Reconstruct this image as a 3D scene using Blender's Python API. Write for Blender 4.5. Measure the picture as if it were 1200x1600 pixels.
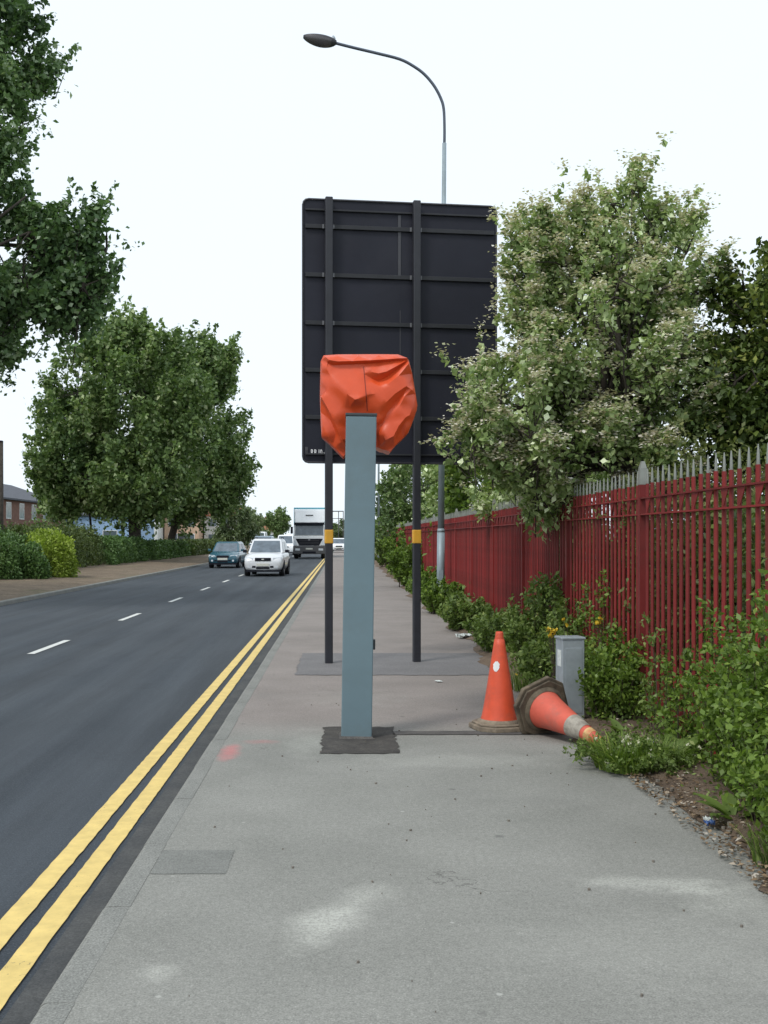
import bpy, bmesh, math, random
import numpy as np
from mathutils import Vector, Matrix
R = math.radians
for o in list(bpy.data.objects): bpy.data.objects.remove(o)
sc = bpy.context.scene
C = sc.collection
random.seed(7)

# ------------------------------------------------------------------ camera
CAMH, FPX, VX, VY = 1.5, 1700.0, 535.0, 840.0
cam = bpy.data.cameras.new('camera'); cam_o = bpy.data.objects.new('camera', cam); C.objects.link(cam_o)
cam.sensor_fit = 'VERTICAL'; cam.sensor_height = 36.0; cam.sensor_width = 27.0
cam.lens = FPX / 1600 * 36
cam.shift_x = (600 - VX) / 1600; cam.shift_y = (VY - 800) / 1600
cam.clip_start = 0.05; cam.clip_end = 5000
cam_o.location = (0, 0, CAMH); cam_o.rotation_euler = (R(90), 0, 0)
sc.camera = cam_o

# ------------------------------------------------------------------ sky and sun (bright overcast)
SUN_EL, SUN_AZ = R(52), R(-138)      # azimuth measured clockwise from the road direction (+Y)
world = bpy.data.worlds.new('World'); sc.world = world; world.use_nodes = True
wt = world.node_tree; wt.nodes.clear()
wo = wt.nodes.new('ShaderNodeOutputWorld'); bg = wt.nodes.new('ShaderNodeBackground')
sky = wt.nodes.new('ShaderNodeTexSky'); sky.sky_type = 'NISHITA'; sky.sun_disc = False
sky.sun_elevation = SUN_EL; sky.sun_rotation = SUN_AZ; sky.dust_density = 3.0
mx = wt.nodes.new('ShaderNodeMix'); mx.data_type = 'RGBA'; mx.inputs[0].default_value = 0.9
mx.inputs[7].default_value = (9.25, 10.2, 11.0, 1)          # even white cloud cover
wt.links.new(sky.outputs[0], mx.inputs[6]); wt.links.new(mx.outputs[2], bg.inputs[0])
bg.inputs[1].default_value = 0.1
wt.links.new(bg.outputs[0], wo.inputs[0])
sun = bpy.data.lights.new('sun', 'SUN'); sun.energy = 1.5; sun.angle = R(13); sun.color = (1, .96, .9)
sun_o = bpy.data.objects.new('sun', sun); C.objects.link(sun_o)
sd = Vector((math.sin(SUN_AZ) * math.cos(SUN_EL), math.cos(SUN_AZ) * math.cos(SUN_EL), math.sin(SUN_EL)))
sun_o.rotation_euler = sd.to_track_quat('Z', 'Y').to_euler(); sun_o.location = (-20, -10, 40)
sc.view_settings.view_transform = 'Standard'; sc.view_settings.look = 'None'
sc.view_settings.exposure = 0.17; sc.view_settings.gamma = 1; sc.view_settings.use_curve_mapping = False
sc.render.engine = 'CYCLES'; sc.cycles.max_bounces = 8; sc.cycles.use_denoising = True

def P(px, py, d):            # a point of the photograph at depth d, in metres
    return Vector(((px - VX) * d / FPX, d, CAMH - (py - VY) * d / FPX))

# ------------------------------------------------------------------ materials
M = {}
def new_mat(name):
    m = bpy.data.materials.new(name); m.use_nodes = True; M[name] = m
    nt = m.node_tree; b = nt.nodes['Principled BSDF']
    return m, nt, b
def N(nt, t, **kw):
    n = nt.nodes.new(t)
    for k, v in kw.items(): setattr(n, k, v)
    return n
def noise(nt, scale, detail=4, rough=.6, vec=None):
    n = N(nt, 'ShaderNodeTexNoise'); n.inputs['Scale'].default_value = scale
    n.inputs['Detail'].default_value = detail; n.inputs['Roughness'].default_value = rough
    if vec is not None: nt.links.new(vec, n.inputs['Vector'])
    return n.outputs['Fac']
def ramp(nt, fac, stops):
    r = N(nt, 'ShaderNodeValToRGB'); e = r.color_ramp.elements
    while len(e) < len(stops): e.new(.5)
    for el, (p, c) in zip(e, stops): el.position = p; el.color = tuple(c) + (1,) if len(c) == 3 else c
    nt.links.new(fac, r.inputs[0]); return r.outputs[0]
def mixc(nt, fac, a, b, mode='MIX'):
    m = N(nt, 'ShaderNodeMix'); m.data_type = 'RGBA'; m.blend_type = mode
    for sock, v in ((m.inputs[0], fac), (m.inputs[6], a), (m.inputs[7], b)):
        if isinstance(v, (int, float)): sock.default_value = v
        elif isinstance(v, tuple): sock.default_value = v + (1,) if len(v) == 3 else v
        else: nt.links.new(v, sock)
    return m.outputs[2]
def mth(nt, op, a, b=None, clamp=False):
    m = N(nt, 'ShaderNodeMath'); m.operation = op; m.use_clamp = clamp
    for s, v in ((m.inputs[0], a), (m.inputs[1], b)):
        if v is None: continue
        if isinstance(v, (int, float)): s.default_value = v
        else: nt.links.new(v, s)
    return m.outputs[0]
def bump(nt, b, h, strength=.3, dist=.01):
    n = N(nt, 'ShaderNodeBump'); n.inputs['Strength'].default_value = strength; n.inputs['Distance'].default_value = dist
    nt.links.new(h, n.inputs['Height']); nt.links.new(n.outputs[0], b.inputs['Normal'])
def objc(nt): return N(nt, 'ShaderNodeTexCoord').outputs['Object']
def paint(name, col, rough=.5, metal=0, var=.12, scale=6, dirt=None, spec=.5, bumpy=0):
    m, nt, b = new_mat(name); v = objc(nt)
    n = noise(nt, scale, 5, .6, v)
    lo = tuple(c * (1 - var) for c in col); hi = tuple(min(1, c * (1 + var)) for c in col)
    c = ramp(nt, n, [(.3, lo), (.7, hi)])
    if dirt:
        n2 = noise(nt, scale * .35, 6, .7, v)
        c = mixc(nt, mth(nt, 'MULTIPLY', ramp(nt, n2, [(.48, (0, 0, 0)), (.72, (1, 1, 1))]), dirt[1]), c, dirt[0])
    nt.links.new(c, b.inputs['Base Color'])
    rr = mth(nt, 'MULTIPLY_ADD', noise(nt, scale * 3, 3, .5, v), .25); rr.node.inputs[2].default_value = rough - .12
    nt.links.new(rr, b.inputs['Roughness'])
    b.inputs['Metallic'].default_value = metal; b.inputs['Specular IOR Level'].default_value = spec
    if bumpy: bump(nt, b, noise(nt, scale * 8, 4, .6, v), .4, bumpy)
    return m
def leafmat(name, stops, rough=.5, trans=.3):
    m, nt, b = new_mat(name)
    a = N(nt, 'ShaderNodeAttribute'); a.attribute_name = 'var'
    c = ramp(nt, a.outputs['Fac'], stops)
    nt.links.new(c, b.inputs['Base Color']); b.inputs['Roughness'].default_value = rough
    b.inputs['Specular IOR Level'].default_value = .35
    t = N(nt, 'ShaderNodeBsdfTranslucent'); nt.links.new(mixc(nt, 1.0, c, (1.0, 1.15, .55), 'MULTIPLY'), t.inputs[0])
    ms = N(nt, 'ShaderNodeMixShader'); ms.inputs[0].default_value = trans
    nt.links.new(b.outputs[0], ms.inputs[1]); nt.links.new(t.outputs[0], ms.inputs[2])
    nt.links.new(ms.outputs[0], nt.nodes['Material Output'].inputs[0]); return m

def mask(nt, v, cx, cy, rx, ry, wob=.6, wscale=5, edge=.5, rot=0):
    """soft ragged spot on the ground: 1 inside, 0 outside"""
    mp = N(nt, 'ShaderNodeMapping'); mp.vector_type = 'TEXTURE'
    mp.inputs['Location'].default_value = (cx, cy, 0); mp.inputs['Scale'].default_value = (rx, ry, 1)
    mp.inputs['Rotation'].default_value = (0, 0, rot)
    nt.links.new(v, mp.inputs['Vector'])
    sx = N(nt, 'ShaderNodeSeparateXYZ'); nt.links.new(mp.outputs[0], sx.inputs[0])
    d = mth(nt, 'SQRT', mth(nt, 'ADD', mth(nt, 'POWER', mth(nt, 'ABSOLUTE', sx.outputs[0]), 2.0), mth(nt, 'POWER', mth(nt, 'ABSOLUTE', sx.outputs[1]), 2.0)))
    d = mth(nt, 'ADD', d, mth(nt, 'MULTIPLY', mth(nt, 'SUBTRACT', noise(nt, wscale, 5, .65, v), .5), wob * 2))
    mr = N(nt, 'ShaderNodeMapRange'); mr.inputs[1].default_value = 1.0; mr.inputs[2].default_value = 1 - edge
    mr.inputs[3].default_value = 0; mr.inputs[4].default_value = 1; mr.interpolation_type = 'SMOOTHSTEP'
    nt.links.new(d, mr.inputs[0]); return mr.outputs[0]

def asphalt(name, dark, light, grain=(.72, 1.28), gs=220, big=.5, bs=.08):
    m, nt, b = new_mat(name); v = objc(nt)
    n1 = noise(nt, big, 6, .6, v)
    c = ramp(nt, n1, [(.3, dark), (.7, light)])
    n2 = noise(nt, gs, 2, .7, v)
    c = mixc(nt, 1.0, c, ramp(nt, n2, [(.3, (grain[0],) * 3), (.7, (grain[1],) * 3)]), 'MULTIPLY')
    n3 = noise(nt, 38, 6, .8, v)
    c = mixc(nt, 1.0, c, ramp(nt, n3, [(.3, (.8,) * 3), (.7, (1.2,) * 3)]), 'MULTIPLY')
    b.inputs['Roughness'].default_value = .92; b.inputs['Specular IOR Level'].default_value = .3
    bump(nt, b, n2, .35, .004)
    return m, nt, b, v, c

m, nt, b, v, c = asphalt('pavement', (.205, .205, .186), (.262, .260, .238), grain=(.72, 1.28), gs=130, big=1.1)
sx = N(nt, 'ShaderNodeSeparateXYZ'); nt.links.new(v, sx.inputs[0])
mr = N(nt, 'ShaderNodeMapRange'); mr.inputs[1].default_value = 8.3; mr.inputs[2].default_value = 9.2
yy = mth(nt, 'ADD', sx.outputs[1], mth(nt, 'MULTIPLY', noise(nt, 2, 4, .6, v), .4)); nt.links.new(yy, mr.inputs[0])
c = mixc(nt, mr.outputs[0], c, mixc(nt, 1.0, c, (1.06, .94, .95), 'MULTIPLY'))   # older, pinker surfacing beyond the trench
for (cx, cy, rx, ry, s, rot) in ((-.07, 4.20, .17, .30, .62, R(-34)), (.08, 4.52, .16, .34, .36, R(-26)), (1.42, 4.72, .55, .16, .5, R(-7)), (1.62, 4.5, .3, .34, .3, R(30)), (-.64, 3.74, .10, .12, .42, 0), (1.2, 4.0, .9, .5, .12, 0), (-.25, 8.0, .25, .7, .25, 0), (.8, 7.3, .9, .35, .2, 0), (.1, 10.2, .8, .8, .12, 0)):
    k = mth(nt, 'MULTIPLY', mask(nt, v, cx, cy, rx, ry, .85, 4.5, .95, rot), s)
    k = mth(nt, 'MULTIPLY', k, ramp(nt, noise(nt, 60, 4, .8, v), [(.35, (.1,) * 3), (.62, (1,) * 3)]))
    c = mixc(nt, k, c, (.62, .62, .56))
for (cx, cy, rx, ry) in ((-.79, 7.62, .10, .42), (-.6, 8.0, .18, .12)):
    k = mth(nt, 'MULTIPLY', mask(nt, v, cx, cy, rx, ry, .5, 9, .9), .6 if rx < .15 else .25)
    c = mixc(nt, k, c, (.58, .17, .17))
# grey stains and chewing-gum spots
vor = N(nt, 'ShaderNodeTexVoronoi'); vor.inputs['Scale'].default_value = 1.7; nt.links.new(v, vor.inputs['Vector'])
k = ramp(nt, vor.outputs['Distance'], [(.025, (1,) * 3), (.05, (0,) * 3)]); c = mixc(nt, mth(nt, 'MULTIPLY', k, .55), c, (.09, .09, .085))
vor = N(nt, 'ShaderNodeTexVoronoi'); vor.inputs['Scale'].default_value = 2.6; nt.links.new(v, vor.inputs['Vector'])
k = ramp(nt, vor.outputs['Distance'], [(.02, (1,) * 3), (.035, (0,) * 3)]); c = mixc(nt, mth(nt, 'MULTIPLY', k, .5), c, (.5, .5, .46))
k = ramp(nt, noise(nt, .9, 6, .7, v), [(.55, (0,) * 3), (.75, (1,) * 3)]); c = mixc(nt, mth(nt, 'MULTIPLY', k, .35), c, (.17, .168, .158))
ve = N(nt, 'ShaderNodeTexVoronoi'); ve.feature = 'DISTANCE_TO_EDGE'; ve.inputs['Scale'].default_value = .55
vw = N(nt, 'ShaderNodeVectorMath'); vw.operation = 'ADD'; nz = N(nt, 'ShaderNodeTexNoise'); nz.inputs['Scale'].default_value = 3; nz.inputs['Detail'].default_value = 6; nt.links.new(v, nz.inputs['Vector'])
nt.links.new(v, vw.inputs[0]); nt.links.new(nz.outputs['Color'], vw.inputs[1]); nt.links.new(vw.outputs[0], ve.inputs['Vector'])
k = mth(nt, 'MULTIPLY', ramp(nt, ve.outputs['Distance'], [(.0015, (1,) * 3), (.004, (0,) * 3)]), ramp(nt, noise(nt, .6, 3, .5, v), [(.56, (0,) * 3), (.62, (.7,) * 3)]))
c = mixc(nt, k, c, (.07, .068, .062))
vor = N(nt, 'ShaderNodeTexVoronoi'); vor.inputs['Scale'].default_value = 95; nt.links.new(v, vor.inputs['Vector'])
k = mth(nt, 'MULTIPLY', ramp(nt, vor.outputs['Distance'], [(.14, (.75,) * 3), (.26, (0,) * 3)]), ramp(nt, noise(nt, 17, 4, .7, v), [(.5, (0,) * 3), (.6, (1,) * 3)]))
c = mixc(nt, k, c, (.42, .42, .385))
nt.links.new(c, b.inputs['Base Color'])

m, nt, b, v, c = asphalt('road', (.032, .040, .050), (.046, .055, .065), gs=110, big=.25, grain=(.55, 1.45))
sx = N(nt, 'ShaderNodeSeparateXYZ'); nt.links.new(v, sx.inputs[0])
w = mth(nt, 'SINE', mth(nt, 'MULTIPLY', mth(nt, 'ADD', sx.outputs[0], .4), 3.7))
mp = N(nt, 'ShaderNodeMapping'); mp.inputs['Scale'].default_value = (1, .05, 1); nt.links.new(v, mp.inputs['Vector'])
stk = noise(nt, 2.6, 7, .7, mp.outputs[0])
c = mixc(nt, mth(nt, 'MULTIPLY', mth(nt, 'ABSOLUTE', w), .22), c, (.075, .083, .092))     # tyre-polished tracks
c = mixc(nt, 1.0, c, ramp(nt, stk, [(.3, (.72,) * 3), (.7, (1.3,) * 3)]), 'MULTIPLY')
c = mixc(nt, ramp(nt, noise(nt, .7, 8, .75, v), [(.60, (0,) * 3), (.72, (.5,) * 3)]), c, (.022, .024, .027))   # oil and tar stains
vor = N(nt, 'ShaderNodeTexVoronoi'); vor.inputs['Scale'].default_value = 70; nt.links.new(v, vor.inputs['Vector'])
c = mixc(nt, ramp(nt, vor.outputs['Distance'], [(.12, (.55,) * 3), (.22, (0,) * 3)]), c, (.13, .14, .15))         # exposed chippings
nt.links.new(c, b.inputs['Base Color']); b.inputs['Roughness'].default_value = .8
m, nt, b, v, c = asphalt('gutter', (.050, .053, .056), (.085, .086, .084), gs=120, big=3); nt.links.new(c, b.inputs['Base Color'])
m, nt, b, v, c = asphalt('patch_old', (.155, .15, .152), (.195, .188, .188), gs=140, big=2); nt.links.new(c, b.inputs['Base Color'])
m, nt, b, v, c = asphalt('patch_fresh', (.045, .042, .04), (.085, .078, .07), gs=90, big=9); nt.links.new(c, b.inputs['Base Color'])
m, nt, b, v, c = asphalt('patch_grey', (.165, .168, .155), (.21, .212, .197), gs=130, big=5); nt.links.new(c, b.inputs['Base Color'])
m, nt, b, v, c = asphalt('trench', (.07, .066, .064), (.12, .112, .105), gs=110, big=6); nt.links.new(c, b.inputs['Base Color'])
m, nt, b, v, c = asphalt('kerb', (.18, .183, .17), (.25, .25, .23), gs=120, big=2.5, grain=(.6, 1.4)); nt.links.new(c, b.inputs['Base Color'])
def marking(name, col, under, wear):
    m, nt, b = new_mat(name); v = objc(nt)
    n = noise(nt, 45, 6, .75, v); n2 = noise(nt, 2.0, 4, .6, v)
    k = ramp(nt, mth(nt, 'ADD', n, mth(nt, 'MULTIPLY', n2, .25)), [(wear, (0,) * 3), (wear + .06, (1,) * 3)])
    cc = mixc(nt, 1.0, col, ramp(nt, noise(nt, 9, 5, .7, v), [(.3, (.84,) * 3), (.7, (1.1,) * 3)]), 'MULTIPLY')
    nt.links.new(mixc(nt, k, under, cc), b.inputs['Base Color']); b.inputs['Roughness'].default_value = .75
    bump(nt, b, noise(nt, 120, 3, .7, v), .3, .003)
marking('yellow_line', (.70, .52, .18), (.12, .10, .06), .425)
marking('white_line', (.62, .63, .6), (.12, .12, .12), .40)
m, nt, b = new_mat('soil'); v = objc(nt)
c = ramp(nt, noise(nt, 5, 8, .7, v), [(.3, (.075, .052, .035)), (.55, (.17, .12, .082)), (.75, (.26, .205, .15))])
c = mixc(nt, 1.0, c, ramp(nt, noise(nt, 60, 4, .8, v), [(.3, (.6,) * 3), (.7, (1.35,) * 3)]), 'MULTIPLY')
nt.links.new(c, b.inputs['Base Color']); b.inputs['Roughness'].default_value = 1; bump(nt, b, noise(nt, 25, 6, .8, v), .8, .03)
m, nt, b = new_mat('bark_mulch'); v = objc(nt)
c = ramp(nt, noise(nt, 1.2, 8, .75, v), [(.3, (.10, .075, .05)), (.55, (.18, .135, .092)), (.75, (.26, .205, .14))])
c = mixc(nt, 1.0, c, ramp(nt, noise(nt, 14, 5, .85, v), [(.3, (.5,) * 3), (.7, (1.5,) * 3)]), 'MULTIPLY')
c = mixc(nt, ramp(nt, noise(nt, .45, 5, .7, v), [(.56, (0,) * 3), (.7, (.55,) * 3)]), c, (.09, .11, .04))
nt.links.new(c, b.inputs['Base Color']); b.inputs['Roughness'].default_value = 1; bump(nt, b, noise(nt, 9, 6, .8, v), .8, .06)
m, nt, b = new_mat('grass'); v = objc(nt)
c = ramp(nt, noise(nt, .35, 8, .75, v), [(.3, (.04, .06, .02)), (.6, (.08, .1, .035)), (.8, (.14, .13, .07))])
nt.links.new(c, b.inputs['Base Color']); b.inputs['Roughness'].default_value = 1

paint('post_grey', (.138, .205, .235), .5, var=.06, scale=3, dirt=((.11, .135, .135), .5))
paint('post_cap', (.035, .045, .05), .5)
paint('sign_black', (.015, .016, .026), .6, var=.18, scale=1.2, dirt=((.034, .034, .044), .5), spec=.3)
paint('sign_edge', (.05, .05, .058), .45, var=.1)
paint('pole_black', (.020, .021, .028), .5, var=.2, scale=5)
paint('rail_black', (.014, .015, .019), .55, var=.2)
paint('amber_band', (.70, .36, .03), .55, var=.08, scale=12, dirt=((.4, .25, .06), .3))
paint('bolt', (.16, .16, .17), .5, .3)
paint('print_white', (.75, .75, .75), .6, var=.05)
paint('bag_orange', (.66, .080, .020), .38, var=.06, scale=5, spec=.45, bumpy=.0015)
paint('bag_seam', (.22, .022, .01), .6)
paint('cone_orange', (.66, .082, .03), .5, var=.10, scale=9, dirt=((.33, .075, .045), .8))
paint('cone_pink', (.60, .105, .065), .55, var=.12, scale=9, dirt=((.30, .13, .10), .85))
paint('cone_tape_worn', (.55, .40, .17), .6, var=.3, scale=25, dirt=((.55, .11, .05), .95))
paint('cone_sleeve', (.33, .30, .25), .6, var=.25, scale=30, dirt=((.12, .10, .08), .7))
paint('cone_base_rubber', (.23, .185, .135), .9, var=.35, scale=14, dirt=((.055, .045, .035), .75), bumpy=.004)
paint('rubber_worn', (.12, .095, .065), .9, var=.5, scale=11, dirt=((.035, .028, .022), .8), bumpy=.005)
paint('rubber_dark', (.06, .05, .04), .9, var=.3, scale=16, bumpy=.004)
paint('galvanised', (.33, .37, .40), .42, .25, var=.15, scale=8, dirt=((.2, .2, .19), .4))
paint('lamp_column', (.27, .33, .36), .5, .2, var=.12, scale=3, dirt=((.16, .17, .16), .5))
paint('lamp_arm', (.085, .10, .13), .5, .2, var=.1)
paint('lamp_head', (.035, .035, .042), .5, var=.15)
paint('lamp_glass', (.09, .085, .09), .25, var=.1)
paint('fence_red', (.200, .022, .021), .55, var=.2, scale=4, dirt=((.10, .03, .022), .75), spec=.3)
nt = M['fence_red'].node_tree; b = nt.nodes['Principled BSDF']; src = b.inputs['Base Color'].links[0].from_socket
nt.links.new(mixc(nt, 1.0, src, ramp(nt, N(nt, 'ShaderNodeObjectInfo').outputs['Random'], [(0, (.78, .85, .85)), (1, (1.22, 1.1, 1.1))]), 'MULTIPLY'), b.inputs['Base Color'])
paint('fence_bare', (.25, .26, .235), .55, .25, var=.15, scale=9, dirt=((.2, .17, .13), .5))
paint('bark', (.060, .050, .040), .95, var=.4, scale=10, bumpy=.02)
paint('twig', (.075, .055, .04), .9, var=.3, scale=10)
paint('brick', (.17, .085, .062), .9, var=.25, scale=3)
paint('roof_slate', (.07, .075, .09), .8, var=.2, scale=2)
paint('roof_orange', (.34, .13, .07), .85, var=.25, scale=2)
paint('render_white', (.68, .68, .66), .85, var=.06, scale=1)
paint('render_cream', (.55, .38, .27), .85, var=.1, scale=1)
paint('cladding_blue', (.30, .45, .66), .6, var=.1, scale=1)
paint('window_frame', (.7, .7, .7), .5, var=.05)
paint('window_glass', (.10, .13, .15), .15, var=.15, scale=2)
paint('curtain_glass', (.26, .31, .30), .2, var=.15, scale=2)
paint('car_glass', (.055, .07, .085), .12, var=.1, spec=.6)
paint('windscreen_glass', (.10, .13, .16), .12, var=.35, scale=3, spec=.8)
paint('tyre', (.018, .018, .02), .85)
paint('wheel_rim', (.42, .43, .45), .35, .6)
paint('trim_black', (.012, .013, .02), .7, spec=.2)
paint('trim_grey', (.09, .09, .095), .6)
paint('headlamp', (.62, .66, .7), .15, var=.2, scale=20, spec=.8)
paint('plate_white', (.62, .62, .56), .5, var=.1, scale=20)
paint('indicator', (.7, .3, .05), .3)
def carpaint(name, col, rough=.28, metal=.0):
    m = paint(name, col, rough, metal, var=.05, scale=2); b = m.node_tree.nodes['Principled BSDF']
    b.inputs['Coat Weight'].default_value = .6; b.inputs['Coat Roughness'].default_value = .08
carpaint('paint_silver', (.70, .71, .73), .35, .15)
carpaint('paint_teal', (.022, .095, .135))
carpaint('paint_white', (.86, .87, .88))
carpaint('paint_ice', (.42, .52, .60))
carpaint('paint_cyan', (.10, .42, .52), .4)
leafmat('leaf_poplar', [(0, (0.059, 0.107, 0.049)), (.45, (0.116, 0.198, 0.076)), (.8, (0.192, 0.294, 0.126)), (1, (0.449, 0.540, 0.377))], .42)
leafmat('leaf_far', [(0, (0.075, 0.128, 0.048)), (.5, (0.159, 0.237, 0.081)), (.85, (0.249, 0.337, 0.130)), (1, (0.525, 0.575, 0.342))], .45)
leafmat('leaf_pale', [(0, (0.090, 0.134, 0.064)), (.6, (0.180, 0.234, 0.108)), (1, (0.360, 0.396, 0.234))], .5)
leafmat('leaf_white', [(0, (0.149, 0.225, 0.079)), (.45, (0.287, 0.379, 0.146)), (.8, (0.520, 0.604, 0.320)), (1, (0.988, 1.068, 0.745))], .5)
leafmat('leaf_holly', [(0, (0.040, 0.064, 0.018)), (.5, (0.086, 0.130, 0.029)), (.85, (0.163, 0.216, 0.049)), (1, (0.328, 0.364, 0.088))], .4, .15)
leafmat('leaf_olive', [(0, (0.082, 0.100, 0.032)), (.6, (0.154, 0.176, 0.054)), (1, (0.270, 0.270, 0.108))], .55)
leafmat('leaf_privet', [(0, (0.073, 0.120, 0.021)), (.5, (0.145, 0.230, 0.039)), (.85, (0.242, 0.349, 0.062)), (1, (0.413, 0.477, 0.125))], .42, .32)
leafmat('leaf_weed', [(0, (0.076, 0.119, 0.030)), (.6, (0.162, 0.238, 0.057)), (1, (0.325, 0.390, 0.125))], .5)
leafmat('leaf_hedge', [(0, (0.046, 0.069, 0.021)), (.6, (0.101, 0.142, 0.038)), (1, (0.177, 0.219, 0.062))], .5, .2)
leafmat('leaf_hedge_green', [(0, (0.050, 0.103, 0.032)), (.6, (0.115, 0.203, 0.059)), (1, (0.196, 0.298, 0.103))], .5, .2)
leafmat('leaf_golden', [(0, (0.155, 0.219, 0.033)), (.6, (0.358, 0.456, 0.076)), (1, (0.559, 0.656, 0.176))], .5)
leafmat('blossom', [(0, (0.461, 0.399, 0.290)), (.5, (0.699, 0.641, 0.548)), (1, (0.894, 0.870, 0.821))], .7, .25)
leafmat('petal_yellow', [(0, (.65, .40, .02)), (1, (.8, .62, .08))], .6, .25)
leafmat('petal_white', [(0, (.6, .58, .4)), (1, (.75, .74, .62))], .6, .25)
leafmat('litter_leaf', [(0, (.06, .04, .022)), (.5, (.17, .11, .06)), (.8, (.3, .22, .14)), (1, (.5, .46, .4))], .9, .05)
paint('stone', (.17, .15, .125), .95, var=.4, scale=30)
paint('paper', (.62, .66, .64), .7, var=.2, scale=30)
paint('litter_blue', (.06, .12, .3), .4, var=.3, scale=30)

# ------------------------------------------------------------------ helpers
def tag(o, label=None, cat=None, group=None, kind=None):
    if label: o['label'] = label
    if cat: o['category'] = cat
    if group: o['group'] = group
    if kind: o['kind'] = kind
    return o
def empty(name, loc=(0, 0, 0), rz=0):
    o = bpy.data.objects.new(name, None); C.objects.link(o); o.location = loc; o.rotation_euler = (0, 0, rz); return o
def link(name, me, parent=None):
    o = bpy.data.objects.new(name, me); C.objects.link(o)
    if parent: o.parent = parent
    return o
class MB:
    def __init__(s): s.v = []; s.f = []; s.m = []; s.smooth = []
    def add(s, vs, fs, mi=0, sm=False):
        n = len(s.v); s.v += [tuple(p) for p in vs]; s.f += [tuple(i + n for i in f) for f in fs]; s.m += [mi] * len(fs); s.smooth += [sm] * len(fs); return s
    def box(s, c, d, mi=0, rot=None):
        x, y, z = d[0] / 2, d[1] / 2, d[2] / 2
        vs = [Vector((a * x, b_ * y, e * z)) for e in (-1, 1) for b_ in (-1, 1) for a in (-1, 1)]
        if rot is not None: vs = [rot @ p for p in vs]
        vs = [p + Vector(c) for p in vs]
        return s.add(vs, [(0, 2, 3, 1), (4, 5, 7, 6), (0, 1, 5, 4), (2, 6, 7, 3), (0, 4, 6, 2), (1, 3, 7, 5)], mi)
    def b2(s, a, b_, mi=0): return s.box([(p + q) / 2 for p, q in zip(a, b_)], [abs(q - p) for p, q in zip(a, b_)], mi)
    def hexa(s, bot, top, mi=0):      # 4 bottom, 4 top points, both counter-clockwise from above
        return s.add(list(bot) + list(top), [(3, 2, 1, 0), (4, 5, 6, 7), (0, 1, 5, 4), (1, 2, 6, 5), (2, 3, 7, 6), (3, 0, 4, 7)], mi)
    def tube(s, pts, rad, n=8, mi=0, caps=True):
        pts = [Vector(p) for p in pts]; rad = rad if hasattr(rad, '__len__') else [rad] * len(pts)
        vs = []; up = Vector((.13, .31, .94))
        for i, p in enumerate(pts):
            t = (pts[min(i + 1, len(pts) - 1)] - pts[max(i - 1, 0)]).normalized()
            a = t.cross(up)
            if a.length < .05: a = t.cross(Vector((1, 0, 0)))
            a.normalize(); c = t.cross(a)
            vs += [p + (a * math.cos(2 * math.pi * k / n) + c * math.sin(2 * math.pi * k / n)) * rad[i] for k in range(n)]
        fs = [(i * n + k, i * n + (k + 1) % n, (i + 1) * n + (k + 1) % n, (i + 1) * n + k) for i in range(len(pts) - 1) for k in range(n)]
        s.add(vs, fs, mi, True)
        if caps:
            o = len(s.v) - len(vs); s.f += [tuple(o + k for k in range(n))[::-1], tuple(o + (len(pts) - 1) * n + k for k in range(n))]; s.m += [mi] * 2; s.smooth += [False] * 2
        return s
    def lathe(s, prof, n=24, mi=0, sm=True):     # (r,z) profile round local z
        vs = [(r * math.cos(2 * math.pi * k / n), r * math.sin(2 * math.pi * k / n), z) for r, z in prof for k in range(n)]
        fs = [(i * n + k, i * n + (k + 1) % n, (i + 1) * n + (k + 1) % n, (i + 1) * n + k) for i in range(len(prof) - 1) for k in range(n)]
        return s.add(vs, fs, mi, sm)
    def prism(s, poly, h0, h1, mi=0):            # polygon in xy, ccw
        n = len(poly); vs = [(x, y, h0) for x, y in poly] + [(x, y, h1) for x, y in poly]
        return s.add(vs, [tuple(range(n))[::-1], tuple(range(n, 2 * n))] + [(k, (k + 1) % n, n + (k + 1) % n, n + k) for k in range(n)], mi)
    def mesh(s, name, mats):
        me = bpy.data.meshes.new(name); me.from_pydata(s.v, [], s.f)
        for mt in (mats if isinstance(mats, (list, tuple)) else [mats]): me.materials.append(M[mt])
        me.polygons.foreach_set('material_index', s.m); me.polygons.foreach_set('use_smooth', s.smooth); me.update(); return me
    def build(s, name, mats, parent=None, bevel=0, seg=2, smooth=False):
        o = link(name, s.mesh(name, mats), parent)
        if bevel:
            md = o.modifiers.new('bevel', 'BEVEL'); md.width = bevel; md.segments = seg; md.limit_method = 'ANGLE'; md.angle_limit = R(35)
        if smooth:
            for p in o.data.polygons: p.use_smooth = True
        return o
def sheet(name, mat, x0, x1, y0, y1, z, parent=None, ragged=0, seed=1):
    mb = MB()
    if not ragged: mb.add([(x0, y0, z), (x1, y0, z), (x1, y1, z), (x0, y1, z)], [(0, 1, 2, 3)])
    else:
        rg = random.Random(seed); pts = []
        def edge(a, b_):
            n = max(2, int(math.hypot(b_[0] - a[0], b_[1] - a[1]) / .06))
            for i in range(n):
                t = i / n; pts.append((a[0] + (b_[0] - a[0]) * t + rg.uniform(-ragged, ragged), a[1] + (b_[1] - a[1]) * t + rg.uniform(-ragged, ragged), z))
        edge((x0, y0), (x1, y0)); edge((x1, y0), (x1, y1)); edge((x1, y1), (x0, y1)); edge((x0, y1), (x0, y0))
        mb.add(pts, [tuple(range(len(pts)))])
    return mb.build(name, mat, parent)

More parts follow.
